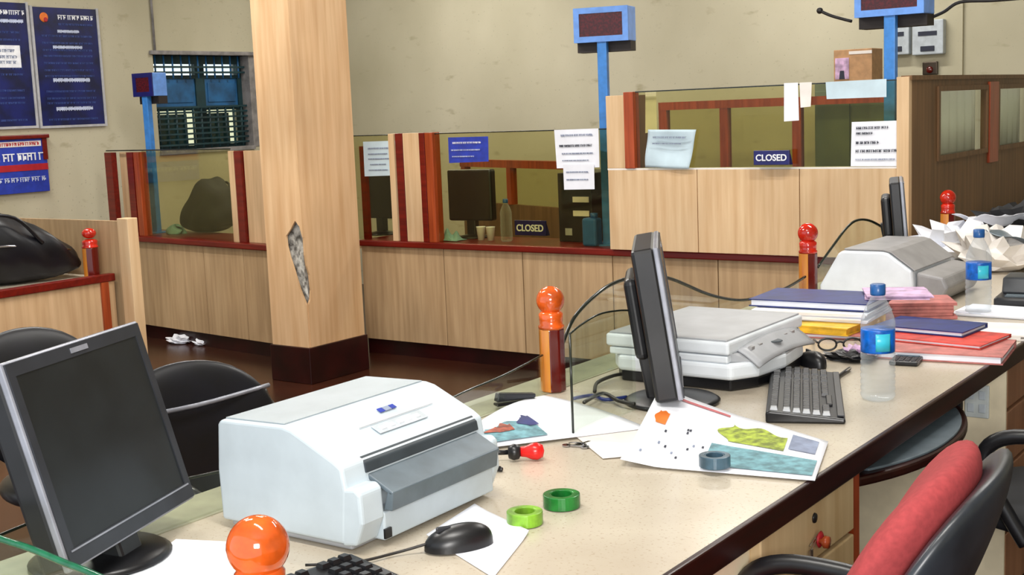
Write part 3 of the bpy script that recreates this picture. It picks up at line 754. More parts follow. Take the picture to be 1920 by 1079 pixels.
# ================================================================== the long desk
DX0, DX1, DZ = -1.785, -.87, .75
dk = thing('service_desk', 'long service desk with speckled pale top, dark front edge and drawer pedestals', 'desk', (0, 0, 0))
MB().box((DX0, .55, DZ-.03), (DX1-.012, 8.0-.05, DZ)).done('desktop', M['desk'], dk)
MB().box((DX1-.012, .55, DZ-.045), (DX1, 7.95, DZ+.0015)).done('front_edge', M['edge'], dk, bevel=.003)
M['rear_strip'] = plain('grey_green_ledge', (150, 148, 124), .35, 0, .1, 12)
MB().box((DX0-.03, .55, DZ-.01), (-1.695, 7.95, DZ+.002)).done('rear_ledge', M['rear_strip'], dk)
MB().box((-1.78, .55, .05), (-1.76, 7.95, DZ-.03)).done('modesty_panel', M['counter'], dk)
def pedestal(y0, y1, mat, side=M['cream'], keys=False):
    MB().box((-1.45, y0, .04), (-.912, y0+.018, DZ-.045)).done('side_panel', side, dk)
    MB().box((-1.45, y1-.018, .04), (-.912, y1, DZ-.045)).done('side_panel', side, dk)
    MB().box((-1.45, y0+.018, .04), (-.912, y1-.018, .06)).done('bottom_panel', side, dk)
    MB().box((-.918, y1-.03, .04), (-.892, y1, DZ-.046)).done('stile', M['trim'], dk)
    zs = [(.06, .235), (.245, .42), (.43, .575), (.585, DZ-.05)]
    out = []
    for a, b in zs:
        d = MB().box((-.912, y0+.004, a), (-.89, y1-.034, b)).done('drawer', mat, dk, bevel=.003)
        yc = (y0+y1)/2
        MB().lathe([(0, .004), (.009, .003), (.010, 0), (0, 0)], (-.89, yc, b-.035), 14, 'x').done('lock', M['black'], d, True)
        MB().lathe([(.005, 0), (.005, .014), (.012, .020), (.011, .028), (0, .030)], (-.89, yc, (a+b)/2-.02), 14, 'x').done('knob', M['trim'], d, True)
        MB().box((-.915, y0+.004, a-.008), (-.905, y1-.034, a-.001)).done('gap', M['plinth'], d)
        out.append(d)
    return out
dr = pedestal(1.91, 2.375, M['pedestal'])
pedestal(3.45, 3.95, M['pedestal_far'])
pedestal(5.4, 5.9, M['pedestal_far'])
MB().box((-.93, .9, .04), (-.905, 1.895, DZ-.05)).done('apron_panel', M['cream'], dk)
MB().box((-1.76, 3.44, .05), (-.89, 3.449, DZ-.045)).done('side_panel', M['cream'], dk)
# switch plate on that side panel
p = onY(1833, 752, 3.44)
t = thing('switch_plate', 'square grey switch plate on the cream panel under the desk', 'switch', (p.x, 3.44, p.z))
MB().box((-.032, -.010, -.045), (.032, 0, .045)).done('plate', M['switch'], t, bevel=.003)
for a in (-.015, .015):
    for b in (-.018, .018): MB().box((a-.009, -.014, b-.012), (a+.009, -.010, b+.012)).done('rocker', M['grey_meter'], t, bevel=.002)
# keyboard tray hanging under the desk
t = thing('keyboard_tray', 'dark curved keyboard tray with grey pad pulled out under desk edge', 'tray', (DX1-.01, 2.735, .672))
def arc_pts(z, k=1.0, x0=-.3):
    P = [(x0, -.34*k, z)]
    for i in range(17):
        u = -1+2*i/16; P.append(((.082*(1-abs(u)**2.2)-.02)*k+.0, u*.34*k, z))
    P.append((x0, .34*k, z)); return P
MB().prism(arc_pts(-.02), (0, 0, .022)).done('tray_board', M['edge'], t, bevel=.006)
MB().prism(arc_pts(.002, .86), (0, 0, .006)).done('pad', M['tray'], t, bevel=.002)
for s in (-1, 1): MB().box((-.3, s*.345-.01, -.01), (-.02, s*.345+.01, .06)).done('runner', M['black'], t)
# keys with red tag in the drawer lock
d = dr[3]
t = thing('key_bunch', 'small key with red tag hanging from the drawer front', 'keys', (-.888, 2.115, .60))
p1 = onX(1535, 1000, -.885); p2 = onX(1520, 1032, -.885)
MB().tube([(0, 0, .02), (.004, p1.y-2.115, p1.z-.60), (.004, p2.y-2.115, p2.z-.60)], .0016, 6).done('ring', M['chrome'], t)
MB().lathe([(0, -.004), (.012, -.003), (.016, 0), (.012, .003), (0, .004)], (.006, p1.y-2.115, p1.z-.612), 16, 'x').done('tag', M['crimson'], t, True)
MB().box((.002, p2.y-2.12, p2.z-.63), (.005, p2.y-2.108, p2.z-.60)).done('key', M['chrome'], t)

# ---- turned wood posts and wavy glass along the customer side
def post(label, x, y, h, r, ballm='ball', z=DZ+.002):
    t = thing('wooden_post', label, 'post', (x, y, z), 0); s = h/.25
    P = MB()
    pts = [Vector((.031*math.cos(PI/8+k*PI/4), .031*math.sin(PI/8+k*PI/4), 0))*s for k in range(8)]
    bm = P.bm
    P.prism(pts, (0, 0, .150*s)); o = P.done('shaft', [M['orange_wood'], M['maroon_wood']], t, bevel=.003)
    for f in o.data.polygons:                      # two-tone shaft: the faces turned to the room side are maroon
        n = f.normal
        if abs(n.z) < .5 and (n.x*.95+n.y*.1) > .45: f.material_index = 1
    MB().lathe([(.030*s, .150*s), (.031*s, .156*s), (.027*s, .160*s), (.028*s, .172*s), (.029*s, .184*s), (.024*s, .190*s), (.014*s, .194*s)], n=28).done('collar', M[ballm], t, True)
    MB().lathe([(r*math.sin(PI*k/16), .25*s-r-r*math.cos(PI*k/16)) for k in range(17)], n=28).done('ball', M[ballm], t, True)
    return t
post('glossy orange wooden post with ball top beside the grey passbook printer papers', -1.70, 2.50, .255, .034)
post('glossy wooden post with red ball behind the navy files', -1.71, 4.08, .255, .034, 'ball_red')
post('wooden post with bright red ball rising behind the heap of papers', -1.70, 5.59, .255, .034, 'ball_red')
post('orange wooden post whose ball shows at the bottom picture edge', -1.035, .93, .245, .035)
wave = [(2.54, .85), (2.60, .913), (2.70, .955), (2.80, .975), (2.95, .975), (3.1, .945), (3.32, .871), (3.5, .828), (3.64, .814), (3.85, .812), (4.03, .83)]
def wglass(label, prof, X, z0=DZ+.004, th=.008, axis='y', edge='glass_edge', er=.0048):
    """toughened glass sheet with a shaped top edge"""
    a0 = prof[0][0]; t = thing('wavy_glass', label, 'glass panel', (X, a0, z0) if axis == 'y' else (a0, X, z0))
    f = (lambda s, z, o=0: (o, s-a0, z-z0)) if axis == 'y' else (lambda s, z, o=0: (s-a0, o, z-z0))
    pts = [f(prof[0][0], z0)]+[f(s, z) for s, z in prof]+[f(prof[-1][0], z0)]
    MB().prism(pts, (th, 0, 0) if axis == 'y' else (0, th, 0)).done('pane', M['glass_clear'], t)
    MB().tube([f(s, z, th/2) for s, z in prof], er, 6).done('top_edge', M[edge], t, True)
    return t
wglass('wavy-topped glass panel between first and second posts along the desk', wave, -1.704)
w2 = [(4.13, .85), (4.27, .909), (4.40, .96), (4.50, .977), (4.62, .965), (4.75, .93), (4.89, .883), (5.1, .83), (5.3, .812), (5.52, .83)]
wglass('wavy-topped glass panel between second post and far red-ball post', w2, -1.70)
w0 = [(.98, .83), (1.2, .84), (1.6, .81), (1.9, .80), (2.16, .82), (2.3, .828), (2.46, .846)]
wglass('low glass panel along the desk edge behind the near monitor and printer', w0, -1.705, er=.0025)
wing = [(2.156, .968), (2.20, .98), (2.27, .991), (2.35, .987), (2.41, .978)]
t = wglass('small clear glass wing standing before the orange post on a clamp', wing, -1.425, er=.0022)
MB().tube([(.004, 0, 0), (.004, 0, .214)], .0026, 6).done('front_edge', M['glass_edge'], t, True)
nz = onY(0, 1010, .95).z
ng = [(-1.66, nz+.006), (-1.573, nz), (-1.499, .872), (-1.43, .866), (-1.363, .861), (-1.2, .842), (-1.08, .83)]
wglass('near glass panel with green polished edge at bottom left corner', ng, .945, axis='x', edge='green_edge', er=.0048)
# paper clamp at the foot of the glass wing
p = onZ(1083, 838, DZ)
t = thing('key_bunch', 'small bunch of metal keys lying at the foot of the glass wing', 'keys', (p.x, p.y, DZ+.001))
for k, (dx, dy, r_) in enumerate(((-.02, -.01, .3), (.0, .005, 1.4), (.02, -.004, 2.3))):
    R3 = Matrix.Rotation(r_, 3, 'Z')
    b = MB().box((dx, dy-.003, 0), (dx+.032, dy+.003, .003), R3, (dx, dy, 0))
    b.lathe([(0, 0), (.009, 0), (.009, .003), (0, .003)], (dx, dy, 0), 12).done('key', M['brass' if k % 2 else 'chrome'], t)
MB().tube([(.02*math.cos(a), .012*math.sin(a), .004) for a in [i*.63 for i in range(11)]], .0012, 6).done('ring', M['chrome'], t)

# ---- monitors
def monitor(label, x, y, rz, tilt, w, h, zb, base=(0, 0), depth=.05, silver=True, bulge=.035):
    """flat screen: width along local y, facing local +x"""
    t = thing('computer_monitor', label, 'monitor', (x, y, DZ+.001), rz); z0 = zb-DZ
    R3 = Matrix.Rotation(-tilt, 3, 'Y'); at = (0, 0, z0)
    c = MB().box((-depth, -w/2, z0), (-.008, w/2, z0+h), R3, at).done('case', M['black'], t, bevel=.008)
    MB().box((-.012, -w/2, z0), (.0, w/2, z0+h), R3, at).done('bezel_rim', M['bezel_light'], t, bevel=.003)
    b = .020; zb_ = z0+.030
    MB().box((0, -w/2+.004, z0+.004), (.003, -w/2+b, z0+h-.004), R3, at).box((0, w/2-b, z0+.004), (.003, w/2-.004, z0+h-.004), R3, at) \
        .box((0, -w/2+b, z0+.004), (.003, w/2-b, zb_), R3, at).box((0, -w/2+b, z0+h-.024), (.003, w/2-b, z0+h-.004), R3, at).done('bezel', M['bezel'], t)
    MB().box((-.002, -w/2+b, zb_), (.001, w/2-b, z0+h-.024), R3, at).done('screen', M['screen'], t)
    MB().box((.003, -w/2+.012, zb_-.004), (.0042, w/2-.012, zb_-.0015), R3, at).done('bezel_line', M['bezel_light'], t)
    MB().box((.003, -.022, z0+h-.018), (.0045, .022, z0+h-.010), R3, at).done('badge', M['bezel_light'], t)
    MB().box((-depth-bulge, -w*.3, z0+h*.25), (-depth+.002, w*.3, z0+h*.8), R3, at).done('back_cover', M['black'], t, bevel=.014, seg=3)
    MB().prism([(-depth-.02, -.03, .012), (-depth+.02+.02, -.03, .012), (-depth-bulge*.2, -.03, z0+h*.4), (-depth-bulge-.02, -.03, z0+h*.4)], (0, .06, 0)).done('neck', M['black'], t, bevel=.006)
    MB().lathe([(0, 0), (.105, 0), (.11, .006), (.10, .012), (.04, .020), (0, .022)], (base[0]-depth*.4, base[1], 0), 32).done('base', M['black'], t, True)
    return t
monitor('large dark flat screen monitor standing at the left picture edge', -1.615, 1.208, .364, .268, .36, .315, .798, base=(-.05, 0))
monitor('black monitor seen edge-on beside the flatbed printer', -1.368, 2.535, .507, .14, .36, .335, .795, depth=.06, bulge=.03)
monitor('black monitor seen edge-on beyond the second printer, before the booth', -1.60, 4.78, .335, .08, .34, .28, .83, depth=.05)
# crossed cables and adapter behind the edge-on monitor
p = onZ(1120, 750, DZ)
t = thing('power_cable', 'tangled dark cables lying behind the edge-on monitor', 'cable', (p.x, p.y, DZ))
Q = [[(1075, 748), (1110, 742), (1135, 750), (1175, 745)], [(1115, 735), (1120, 718), (1150, 705), (1180, 700)], [(1095, 755), (1130, 738), (1160, 752), (1190, 758)]]
for k, q in enumerate(Q):
    MB().tube([onZ(x, y, DZ+.008+.004*k)-p for x, y in q], .0045, 6).done('lead', M['cable'] if k else M['file_blue'], t, True)
# ---- passbook printers
def passbook_printer(label, x, y, rz, ln, prof, logo=True, slot=True, body='white_plastic'):
    """profile in local xz (x to the operator), length along local y"""
    t = thing('passbook_printer', label, 'printer', (x, y, DZ+.001), rz)
    MB().prism([(a, 0, b) for a, b in prof['body']], (0, ln, 0)).done('body', M[body], t, bevel=.009, seg=3)
    MB().prism([(a, .012, b) for a, b in prof['base']], (0, ln-.024, 0)).done('base', M['grey_plastic'], t, bevel=.004)
    if slot:
        L = prof['lower']
        # front lower body as two end cheeks and a sill, so the paper slot is really open
        e0, e1 = .055, ln-.022
        MB().prism([(a, 0.001, b) for a, b in L], (0, e0, 0)).done('front_cheek', M['white_plastic'], t, bevel=.006, seg=3)
        MB().prism([(a, e1, b) for a, b in L], (0, ln-.001-e1, 0)).done('front_cheek', M['white_plastic'], t, bevel=.006, seg=3)
        x0 = L[0][0]; x1 = max(a for a, b in L); zt = max(b for a, b in L)
        MB().box((x0, e0, .008), (x1-.002, e1, zt-.052)).done('front_sill', M['white_plastic'], t, bevel=.003)
        MB().prism([(x0-.004, e0+.002, zt+.016), (x1+.016, e0+.002, zt-.016), (x1+.016, e0+.002, zt-.024), (x0-.004, e0+.002, zt+.006)], (0, e1-e0-.004, 0)).done('paper_tray', M['tray'], t, bevel=.002)
        MB().prism([(x1+.006, e0+.002, zt-.016), (x1+.018, e0+.002, zt-.016), (x1+.014, e0+.002, zt-.048), (x1-.004, e0+.002, zt-.048)], (0, e1-e0-.01, 0)).done('tray_lip', M['tray'], t, bevel=.002)
        MB().prism([(x0+.002, e0-.004, zt+.036), (x0+.013, e0-.004, zt+.026), (x0+.016, e0-.004, zt+.010), (x0+.002, e0-.004, zt+.010)], (0, e1-e0+.006, 0)).done('slot_lip', M['slot'], t, bevel=.002)
        MB().box((x1-.002, .052, .012), (x1+.002, .068, .028)).done('power_switch', M['black'], t)
    A, B = prof['slope']; A, B = Vector((A[0], 0, A[1])), Vector((B[0], 0, B[1])); d = B-A; n = Vector((-d.z, 0, d.x)).normalized()
    if n.z < 0: n = -n
    def on(u, yv, o=0): return A+d*u+n*o+Vector((0, yv, 0))
    if logo:
        Y_ = ln*.50
        for k, (w_, mt) in enumerate(((.012, 'sign_blue'), (.016, 'ink'), (.012, 'sign_blue'))):
            y_ = Y_+(0, .013, .030)[k]
            MB().prism([on(.20, y_, .0003), on(.20, y_+w_, .0003), on(.31, y_+w_, .0003), on(.31, y_, .0003)], n*.0014).done('logo_mark', M[mt], t)
        MB().prism([on(.50, ln*.30, .0002), on(.50, ln*.82, .0002), on(.515, ln*.82, .0002), on(.515, ln*.30, .0002)], n*.0006).done('panel_line', M['grey_plastic'], t)
        MB().prism([on(.56, ln*.36, .0002), on(.56, ln*.70, .0002), on(.80, ln*.70, .0002), on(.80, ln*.36, .0002)], n*.0012).done('control_panel', M['grey_meter'], t, bevel=.0005)
        for k in range(5):
            yk = ln*(.39+.06*k)
            MB().prism([on(.64, yk, .001), on(.64, yk+.012, .001), on(.73, yk+.012, .001), on(.73, yk, .001)], n*.002).done('button', M['white'], t)
    # lid seam and rear cover
    T0, T1 = prof['top']
    if slot: MB().prism([(T0[0]+.004, .010, T0[1]+.0005), (T1[0]-.004, .010, T1[1]+.0003), (T1[0]-.004, .010, T1[1]+.0020), (T0[0]+.004, .010, T0[1]+.0022)], (0, ln-.020, 0)).done('top_cover', M['cover_grey'], t)
    return t
pp = {'body': [(0, .012), (-.003, .10), (.004, .178), (.012, .186), (.155, .190), (.175, .186), (.262, .146), (.278, .136), (.284, .100), (.276, .012)],
      'base': [(.01, 0), (.28, 0), (.28, .014), (.01, .014)], 'lower': [(.268, .008), (.298, .012), (.314, .050), (.312, .098), (.302, .106), (.268, .102)],
      'slope': ((.175, .188), (.262, .148)), 'top': ((.012, .186), (.155, .190))}
passbook_printer('pale grey passbook printer with blue logo in front of the large monitor', -1.632, 1.392, .02, .375, pp)
pp2 = {'body': [(.02, .010), (.02, .045), (.085, .155), (.10, .166), (.235, .166), (.255, .162), (.335, .105), (.34, .03), (.33, .010)],
       'base': [(.03, 0), (.33, 0), (.33, .012), (.03, .012)], 'lower': [(.33, .0), (.40, .006), (.42, .05), (.41, .085), (.33, .098)],
       'slope': ((.255, .162), (.335, .105)), 'top': ((.10, .166), (.235, .166))}
t = passbook_printer('white printer with grey lid behind the books, beyond the second post', -1.69, 4.08, 0, .42, pp2, logo=False, slot=False, body='bright_plastic')
MB().prism([(.105, .006, .1672), (.238, .006, .1672), (.262, .006, .1615), (.342, .006, .104), (.345, .006, .108), (.264, .006, .167), (.240, .006, .173), (.105, .006, .173)], (0, .408, 0)).done('lid', M['lid_grey'], t, bevel=.004)
MB().prism([(.342, .02, .0), (.42, .02, .004), (.445, .02, .05), (.43, .02, .085), (.342, .02, .10)], (0, .38, 0)).done('front_section', M['lid_grey'], t, bevel=.01, seg=3)
# flatbed printer with thick layered body
t = thing('flatbed_printer', 'pale layered flatbed printer with grey lid and dark base behind edge-on monitor', 'printer', (-1.655, 2.665, DZ+.001), 0)
pl = [(0, .05), (.04, 0), (.345, 0), (.385, .07), (.400, .19), (.38, .34), (.33, .44), (0, .44)]
MB().prism([(x*.97+.005, y*.97+.01, 0) for x, y in pl], (0, 0, .026)).done('base', M['black'], t, bevel=.004)
MB().prism([(x, y, .026) for x, y in pl], (0, 0, .040)).done('lower_body', M['bright_plastic'], t, bevel=.010, seg=3)
MB().box((.012, .004, .066), (.335, .43, .084)).done('middle_body', M['bright_plastic'], t, bevel=.004)
MB().box((.004, 0, .086), (.34, .435, .118)).done('scanner_lid', M['bright_plastic'], t, bevel=.007, seg=3)
MB().box((.012, .006, .118), (.333, .428, .1225)).done('lid_top', M['grey_plastic'], t, bevel=.002)
MB().prism([(.333, .02, .064), (.385, .07, .060), (.398, .2, .060), (.38, .34, .060), (.333, .42, .064), (.333, .42, .09), (.333, .02, .09)], (0, 0, .004)).done('front_ledge', M['grey_plastic'], t)
cp = MB(); cp.grid(lambda u, v: Vector((.338+.055*v, .05+.33*u, .100-.036*v**1.3-.012*(2*u-1)**2)), 12, 6, -.006)
cp = cp.done('control_panel', M['grey_plastic'], t, True)
MB().lathe([(0, .002), (.02, .002), (.022, 0), (0, 0)], (.364, .2, .0905), 20).done('oval_button', M['slot'], cp)
for k in range(4): MB().box((.352, .08+.045*k+(.1 if k > 1 else 0), .089), (.362, .096+.045*k+(.1 if k > 1 else 0), .0955)).done('button', M['lid_grey'], cp)

# ---- keyboards
def key_mesh():
    b = MB(); s0, s1 = .0082, .0062
    A = [b.bm.verts.new((x, y, 0)) for x, y in ((-s0, -s0), (s0, -s0), (s0, s0), (-s0, s0))]
    B = [b.bm.verts.new((x, y, .007)) for x, y in ((-s1, -s1), (s1, -s1), (s1, s1), (-s1, s1))]
    b.bm.faces.new(B)
    for i in range(4): b.bm.faces.new((A[i], A[(i+1) % 4], B[(i+1) % 4], B[i]))
    bmesh.ops.recalc_face_normals(b.bm, faces=b.bm.faces)
    me = bpy.data.meshes.new('key'); b.bm.to_mesh(me); b.bm.free(); me.materials.append(M['key']); return me
KM = key_mesh()
KL = KM.copy(); KL.materials.clear(); KL.materials.append(M['grey_plastic'])
def keyboard(label, x, y, rz, pale=()):
    """length along local y, user side towards +x"""
    t = thing('computer_keyboard', label, 'keyboard', (x, y, DZ+.001), rz)
    MB().prism([(-.082, -.235, 0), (.082, -.235, 0), (.082, -.235, .010), (-.075, -.235, .026), (-.082, -.235, .022)], (0, .47, 0)).done('case', M['black'], t, bevel=.006, seg=3)
    MB().box((.066, -.22, .012), (.080, .22, .0155)).done('front_lip', M['bezel'], t, bevel=.001)
    for r_ in range(6):
        xx = -.062+r_*.0205+(0.003 if r_ else -.003); zz = .0255-(xx+.075)/.157*.015
        for c_ in range(22):
            if c_ in (15, 18): continue
            if r_ == 5 and 4 <= c_ <= 8: continue
            yy = -.222+c_*.0203+.008
            o = bpy.data.objects.new('key', KL if (r_, c_) in pale else KM); COL.objects.link(o); o.parent = t
            o.location = (xx, yy, zz)
    MB().box((.045, -.130, .0125), (.058, -.045, .019)).done('space_bar', M['key'], t, bevel=.002)
    return t
keyboard('black keyboard on the desk left of the near water bottle', -1.135, 2.685, .40, {(r_, 0) for r_ in range(6)})
p = onZ(650, 1040, DZ+.026)
keyboard('black keyboard at the bottom picture edge in front of near printer', p.x+.055, p.y-.235, -.10)
# ---- mice
def mouse(label, x, y, rz, cable):
    t = thing('computer_mouse', label, 'mouse', (x, y, DZ+.003), rz)
    def fn(u, v):
        a = u*2*PI; r_ = math.sin(v*PI/2)
        return Vector((.056*r_*math.cos(a), .031*r_*math.sin(a)*(1+.12*math.cos(a)), .036*(math.cos(v*PI/2)**.7)*(1-.15*math.cos(a)*r_)))
    MB().grid(fn, 28, 10).done('shell', M['black'], t, True)
    MB().box((.012, -.003, .026), (.036, .003, .036)).done('scroll_wheel', M['bezel'], t, bevel=.002)
    MB().tube([Vector((.05, 0, .012))]+[Vector(q) for q in cable], .0022, 6).done('cable', M['cable'], t, True)
    return t
p = onZ(860, 1008, DZ+.018)
mouse('black mouse on a white sheet in front of the near printer', p.x, p.y, -2.2, [(.10, -.005, .003), (.17, .01, .003), (.24, -.01, .003)])
p = onZ(1530, 700, DZ+.018)
mouse('black mouse behind the far end of the keyboard, beside water bottle', -1.26, 3.03, 2.4, [(.09, .01, .003), (.16, .04, .003)])

# ---- bottles on the desk
p = onZ(1646, 750, DZ)
bottle('clear water bottle with blue label and cap, nearer of two on the desk', (p.x, p.y, DZ+.001), .262, .038)
p = onZ(1834, 591, DZ)
bottle('clear water bottle with blue label farther along the desk, before paper heap', (p.x, p.y, DZ+.001), .262, .038)

# ---- loose papers
def sheet(name, label, mat, quad, z=DZ+.002, curl=None, cat='paper', th=.0012, n=16):
    P = [onZ(q[0], q[1], z) for q in quad]; c = sum(P, Vector())/4; c.z = DZ+.0015
    t = thing(name, label, cat, c)
    def fn(u, v):
        p = P[0]*(1-u)*(1-v)+P[1]*u*(1-v)+P[2]*u*v+P[3]*(1-u)*v
        q = Vector((p.x-c.x, p.y-c.y, z-c.z+.0006)); q.z += (curl(u, v) if curl else 0); return q
    MB().grid(fn, n, n, th).done('sheet', mat, t, bool(curl))
    return t, fn
def patch(t, fn, name, mat, u0, u1, v0, v1, lift=.0030, n=16, wob=0):
    def g(u, v):
        uu, vv = u0+(u1-u0)*u, v0+(v1-v0)*v
        if wob: uu += wob*math.sin(v*7+1)*(1-u); vv += wob*math.sin(u*9)*(1-v)
        p = fn(min(1, max(0, uu)), min(1, max(0, vv))); p.z += lift; return p
    return MB().grid(g, n, n).done(name, mat, t, True)
t, fn = sheet('paper_sheet', 'white sheet under the black mouse', M['paper'], [(800, 1006), (890, 948), (992, 1000), (925, 1084)], DZ+.002, lambda u, v: .010*max(0, .25-v)**1+.02*max(0, u-.8)*v)
sheet('paper_sheet', 'white sheet lying beside the near monitor at bottom edge', M['paper'], [(330, 1012), (450, 1018), (440, 1100), (225, 1092)], DZ+.002)
t, fn = sheet('newspaper', 'folded white newspaper with colour photograph strip beside the orange post', M['paper'], [(885, 800), (1020, 742), (1215, 803), (900, 842)], DZ+.006,
              lambda u, v: .012*math.sin(u*PI)*(1-v)+.008*math.sin(v*PI))
patch(t, fn, 'printed_photo', M['teal_print'], .02, .42, .50, .92, wob=.05)
patch(t, fn, 'printed_photo', M['brown_print'], .10, .26, .52, .72, .0042, wob=.05)
patch(t, fn, 'printed_photo', M['file_blue'], .34, .44, .44, .70, .0042, wob=.03)
sheet('paper_sheet', 'pale sheet reaching from the newspaper towards the magazine', M['paper_warm'], [(1075, 815), (1210, 795), (1225, 852), (1130, 860)], DZ+.003)
t, fn = sheet('magazine', 'open magazine page with green photograph and red line', M['paper'], [(1240, 757), (1553, 830), (1528, 903), (1163, 872)], DZ+.004,
              lambda u, v: .034*max(0, 1-u*1.9)**1.2*max(0, 1-v*1.3)+.010*math.sin(u*PI)*(1-v)**2+.012*max(0, .2-u)*5*(.4+v*.4))
patch(t, fn, 'printed_line', M['pinkred'], .06, .46, .055, .085)
patch(t, fn, 'printed_photo', M['wire_green'], .46, .80, .18, .48, wob=.04)
patch(t, fn, 'printed_photo', M['teal_print'], .42, .98, .56, .92)
patch(t, fn, 'printed_photo', M['orange'], .06, .13, .30, .46, wob=.01)
patch(t, fn, 'printed_line', M['ink'], .82, .96, .10, .42)
rr = random.Random(3)
for k in range(12):
    u, v = rr.uniform(.06, .38), rr.uniform(.4, .9); patch(t, fn, 'printed_mark', M['ink_dark'] if k % 3 else M['ink'], u, u+.012, v, v+.03, n=2)
# ---- sticky tape rolls
def roll(label, px, mat, r, hh, z=DZ+.001):
    p = onZ(px[0], px[1], z+hh/2)
    t = thing('tape_roll', label, 'tape roll', (p.x, p.y, z))
    MB().lathe([(r*.62, 0), (r, 0), (r, hh), (r*.62, hh), (r*.62, 0)], n=32).done('tape', mat, t, bevel=.0015)
    MB().lathe([(r*.56, .001), (r*.615, .001), (r*.615, hh-.001), (r*.56, hh-.001), (r*.56, .001)], n=32).done('core', mat, t)
    return t
roll('olive green tape roll lying beside the mouse paper', (984, 970), M['olive_tape'], .030, .022)
roll('dark green tape roll on the bare desktop, right of the olive one', (1053, 938), M['green_tape'], .032, .023)
roll('slate blue tape roll lying on the open magazine', (1340, 864), M['slate_tape'], .029, .022, DZ+.012)
# ---- red handled stamp
p = onZ(965, 850, DZ+.016)
t = thing('hand_stamp', 'rubber stamp with red knob and black collar beside the printer', 'stamp', (p.x, p.y, DZ+.018), .62)
MB().lathe([(0, -.052), (.005, -.052), (.005, -.012), (0, -.012)], n=12, axis='x').done('stem', M['black'], t, True)
MB().lathe([(0, -.014), (.012, -.012), (.016, -.002), (.014, .008), (.008, .012), (0, .012)], n=20, axis='x').done('collar', M['black'], t, True)
MB().lathe([(0, .011), (.010, .012), (.011, .022), (.016, .034), (.017, .044), (.012, .055), (0, .058)], n=20, axis='x').done('knob', M['red_plastic'], t, True)
p = onZ(930, 882, DZ+.003)
t = thing('marker_pen', 'short black marker lying beside the near printer', 'cap', (p.x, p.y, DZ+.001), .3)
MB().box((-.014, -.005, 0), (.014, .005, .008)).done('cap', M['black'], t, bevel=.003)
MB().box((-.012, -.001, .008), (.010, .001, .010)).done('clip', M['black'], t)
p = onZ(970, 765, DZ+.004)
t = thing('stapler', 'small dark stapler on the newspaper before the orange post', 'stapler', (p.x-.02, p.y+.02, DZ+.008), 1.05)
MB().box((-.05, -.012, 0), (.05, .012, .006)).done('base', M['black'], t, bevel=.002)
MB().prism([(-.05, -.010, .010), (.048, -.010, .008), (.05, -.010, .018), (-.045, -.010, .030)], (0, .020, 0)).done('arm', M['bezel'], t, bevel=.003)
p = onZ(1700, 680, DZ)
t = thing('calculator', 'small black pocket calculator lying right of the water bottle', 'calculator', (p.x, p.y, DZ+.001), .15)
MB().box((-.035, -.05, 0), (.035, .05, .011)).done('body', M['black'], t, bevel=.003)
MB().box((-.028, .022, .011), (.028, .042, .0122)).done('display', M['slate_tape'], t)
for a in range(4):
    for b in range(4): MB().box((-.027+a*.015, -.042+b*.015, .011), (-.017+a*.015, -.033+b*.015, .0128)).done('button', M['bezel'], t)
p = onZ(1580, 705, DZ)
t = thing('pen', 'dark pen lying between the keyboard and the water bottle', 'pen', (p.x, p.y, DZ+.006), .1)
MB().lathe([(0, -.07), (.002, -.066), (.0045, -.05), (.0045, .06), (.0035, .066), (0, .067)], n=12, axis='y').done('barrel', M['cable'], t, True)
MB().box((.003, .02, .002), (.006, .06, .004)).done('clip', M['chrome'], t)

# ---- files and papers heaped on the desk
def file(name, label, mat, cx, cy, z, w, d, h, rz, pages=True, cat='file', pmat='paper'):
    t = thing(name, label, cat, (cx, cy, z), rz)
    c = min(.003, h*.2)
    MB().box((-w/2, -d/2, 0), (w/2, d/2, c)).done('cover', mat, t)
    MB().box((-w/2, -d/2, h-c), (w/2, d/2, h)).done('cover', mat, t)
    MB().box((-w/2, d/2-c, c), (w/2, d/2, h-c)).done('spine', mat, t)
    MB().box((-w/2+.006, -d/2+.006, c), (w/2-.006, d/2-c, h-c)).done('pages', M[pmat], t)
    return t
def stack(name, label, mat, cx, cy, z, w, d, h, rz, n=6, cat='papers'):
    t = thing(name, label, cat, (cx, cy, z), rz); rnd = random.Random(int(cx*1000))
    for k in range(n):
        dx, dy = rnd.uniform(-.01, .01), rnd.uniform(-.008, .008)
        MB().box((-w/2+dx, -d/2+dy, k*h/n), (w/2+dx, d/2+dy, (k+.9)*h/n), Matrix.Rotation(rnd.uniform(-.04, .04), 3, 'Z')).done('sheet_bundle', mat, t)
    return t
file('file_folder', 'dusty pink file lowest in the heap under the yellow file', M['file_pink'], -1.40, 3.52, DZ+.001, .30, .26, .012, .1)
file('file_folder', 'yellow file in the heap below the white papers', M['file_yellow'], -1.43, 3.52, DZ+.014, .27, .27, .022, -.05, pmat='file_yellow')
stack('paper_stack', 'white papers stacked between navy file and yellow file', M['paper'], -1.46, 3.58, DZ+.037, .34, .26, .028, .08)
file('file_folder', 'navy blue file on top of the white paper stack', M['file_blue'], -1.47, 3.60, DZ+.067, .36, .24, .022, .06)
stack('loose_papers', 'lilac tinted loose papers on the right end of navy file', M['lilac'], -1.27, 3.68, DZ+.09, .18, .18, .012, .4, 3)
file('file_folder', 'broad dusty pink file with pale page edge right of water bottle', M['file_pink'], -1.02, 3.32, DZ+.001, .33, .24, .022, .12)
file('file_folder', 'bright red file lying askew on the broad pink file', M['file_red'], -1.05, 3.40, DZ+.024, .30, .20, .010, -.12)
file('file_folder', 'thin navy file on top of the red file', M['file_blue'], -1.10, 3.47, DZ+.035, .25, .17, .014, -.10)
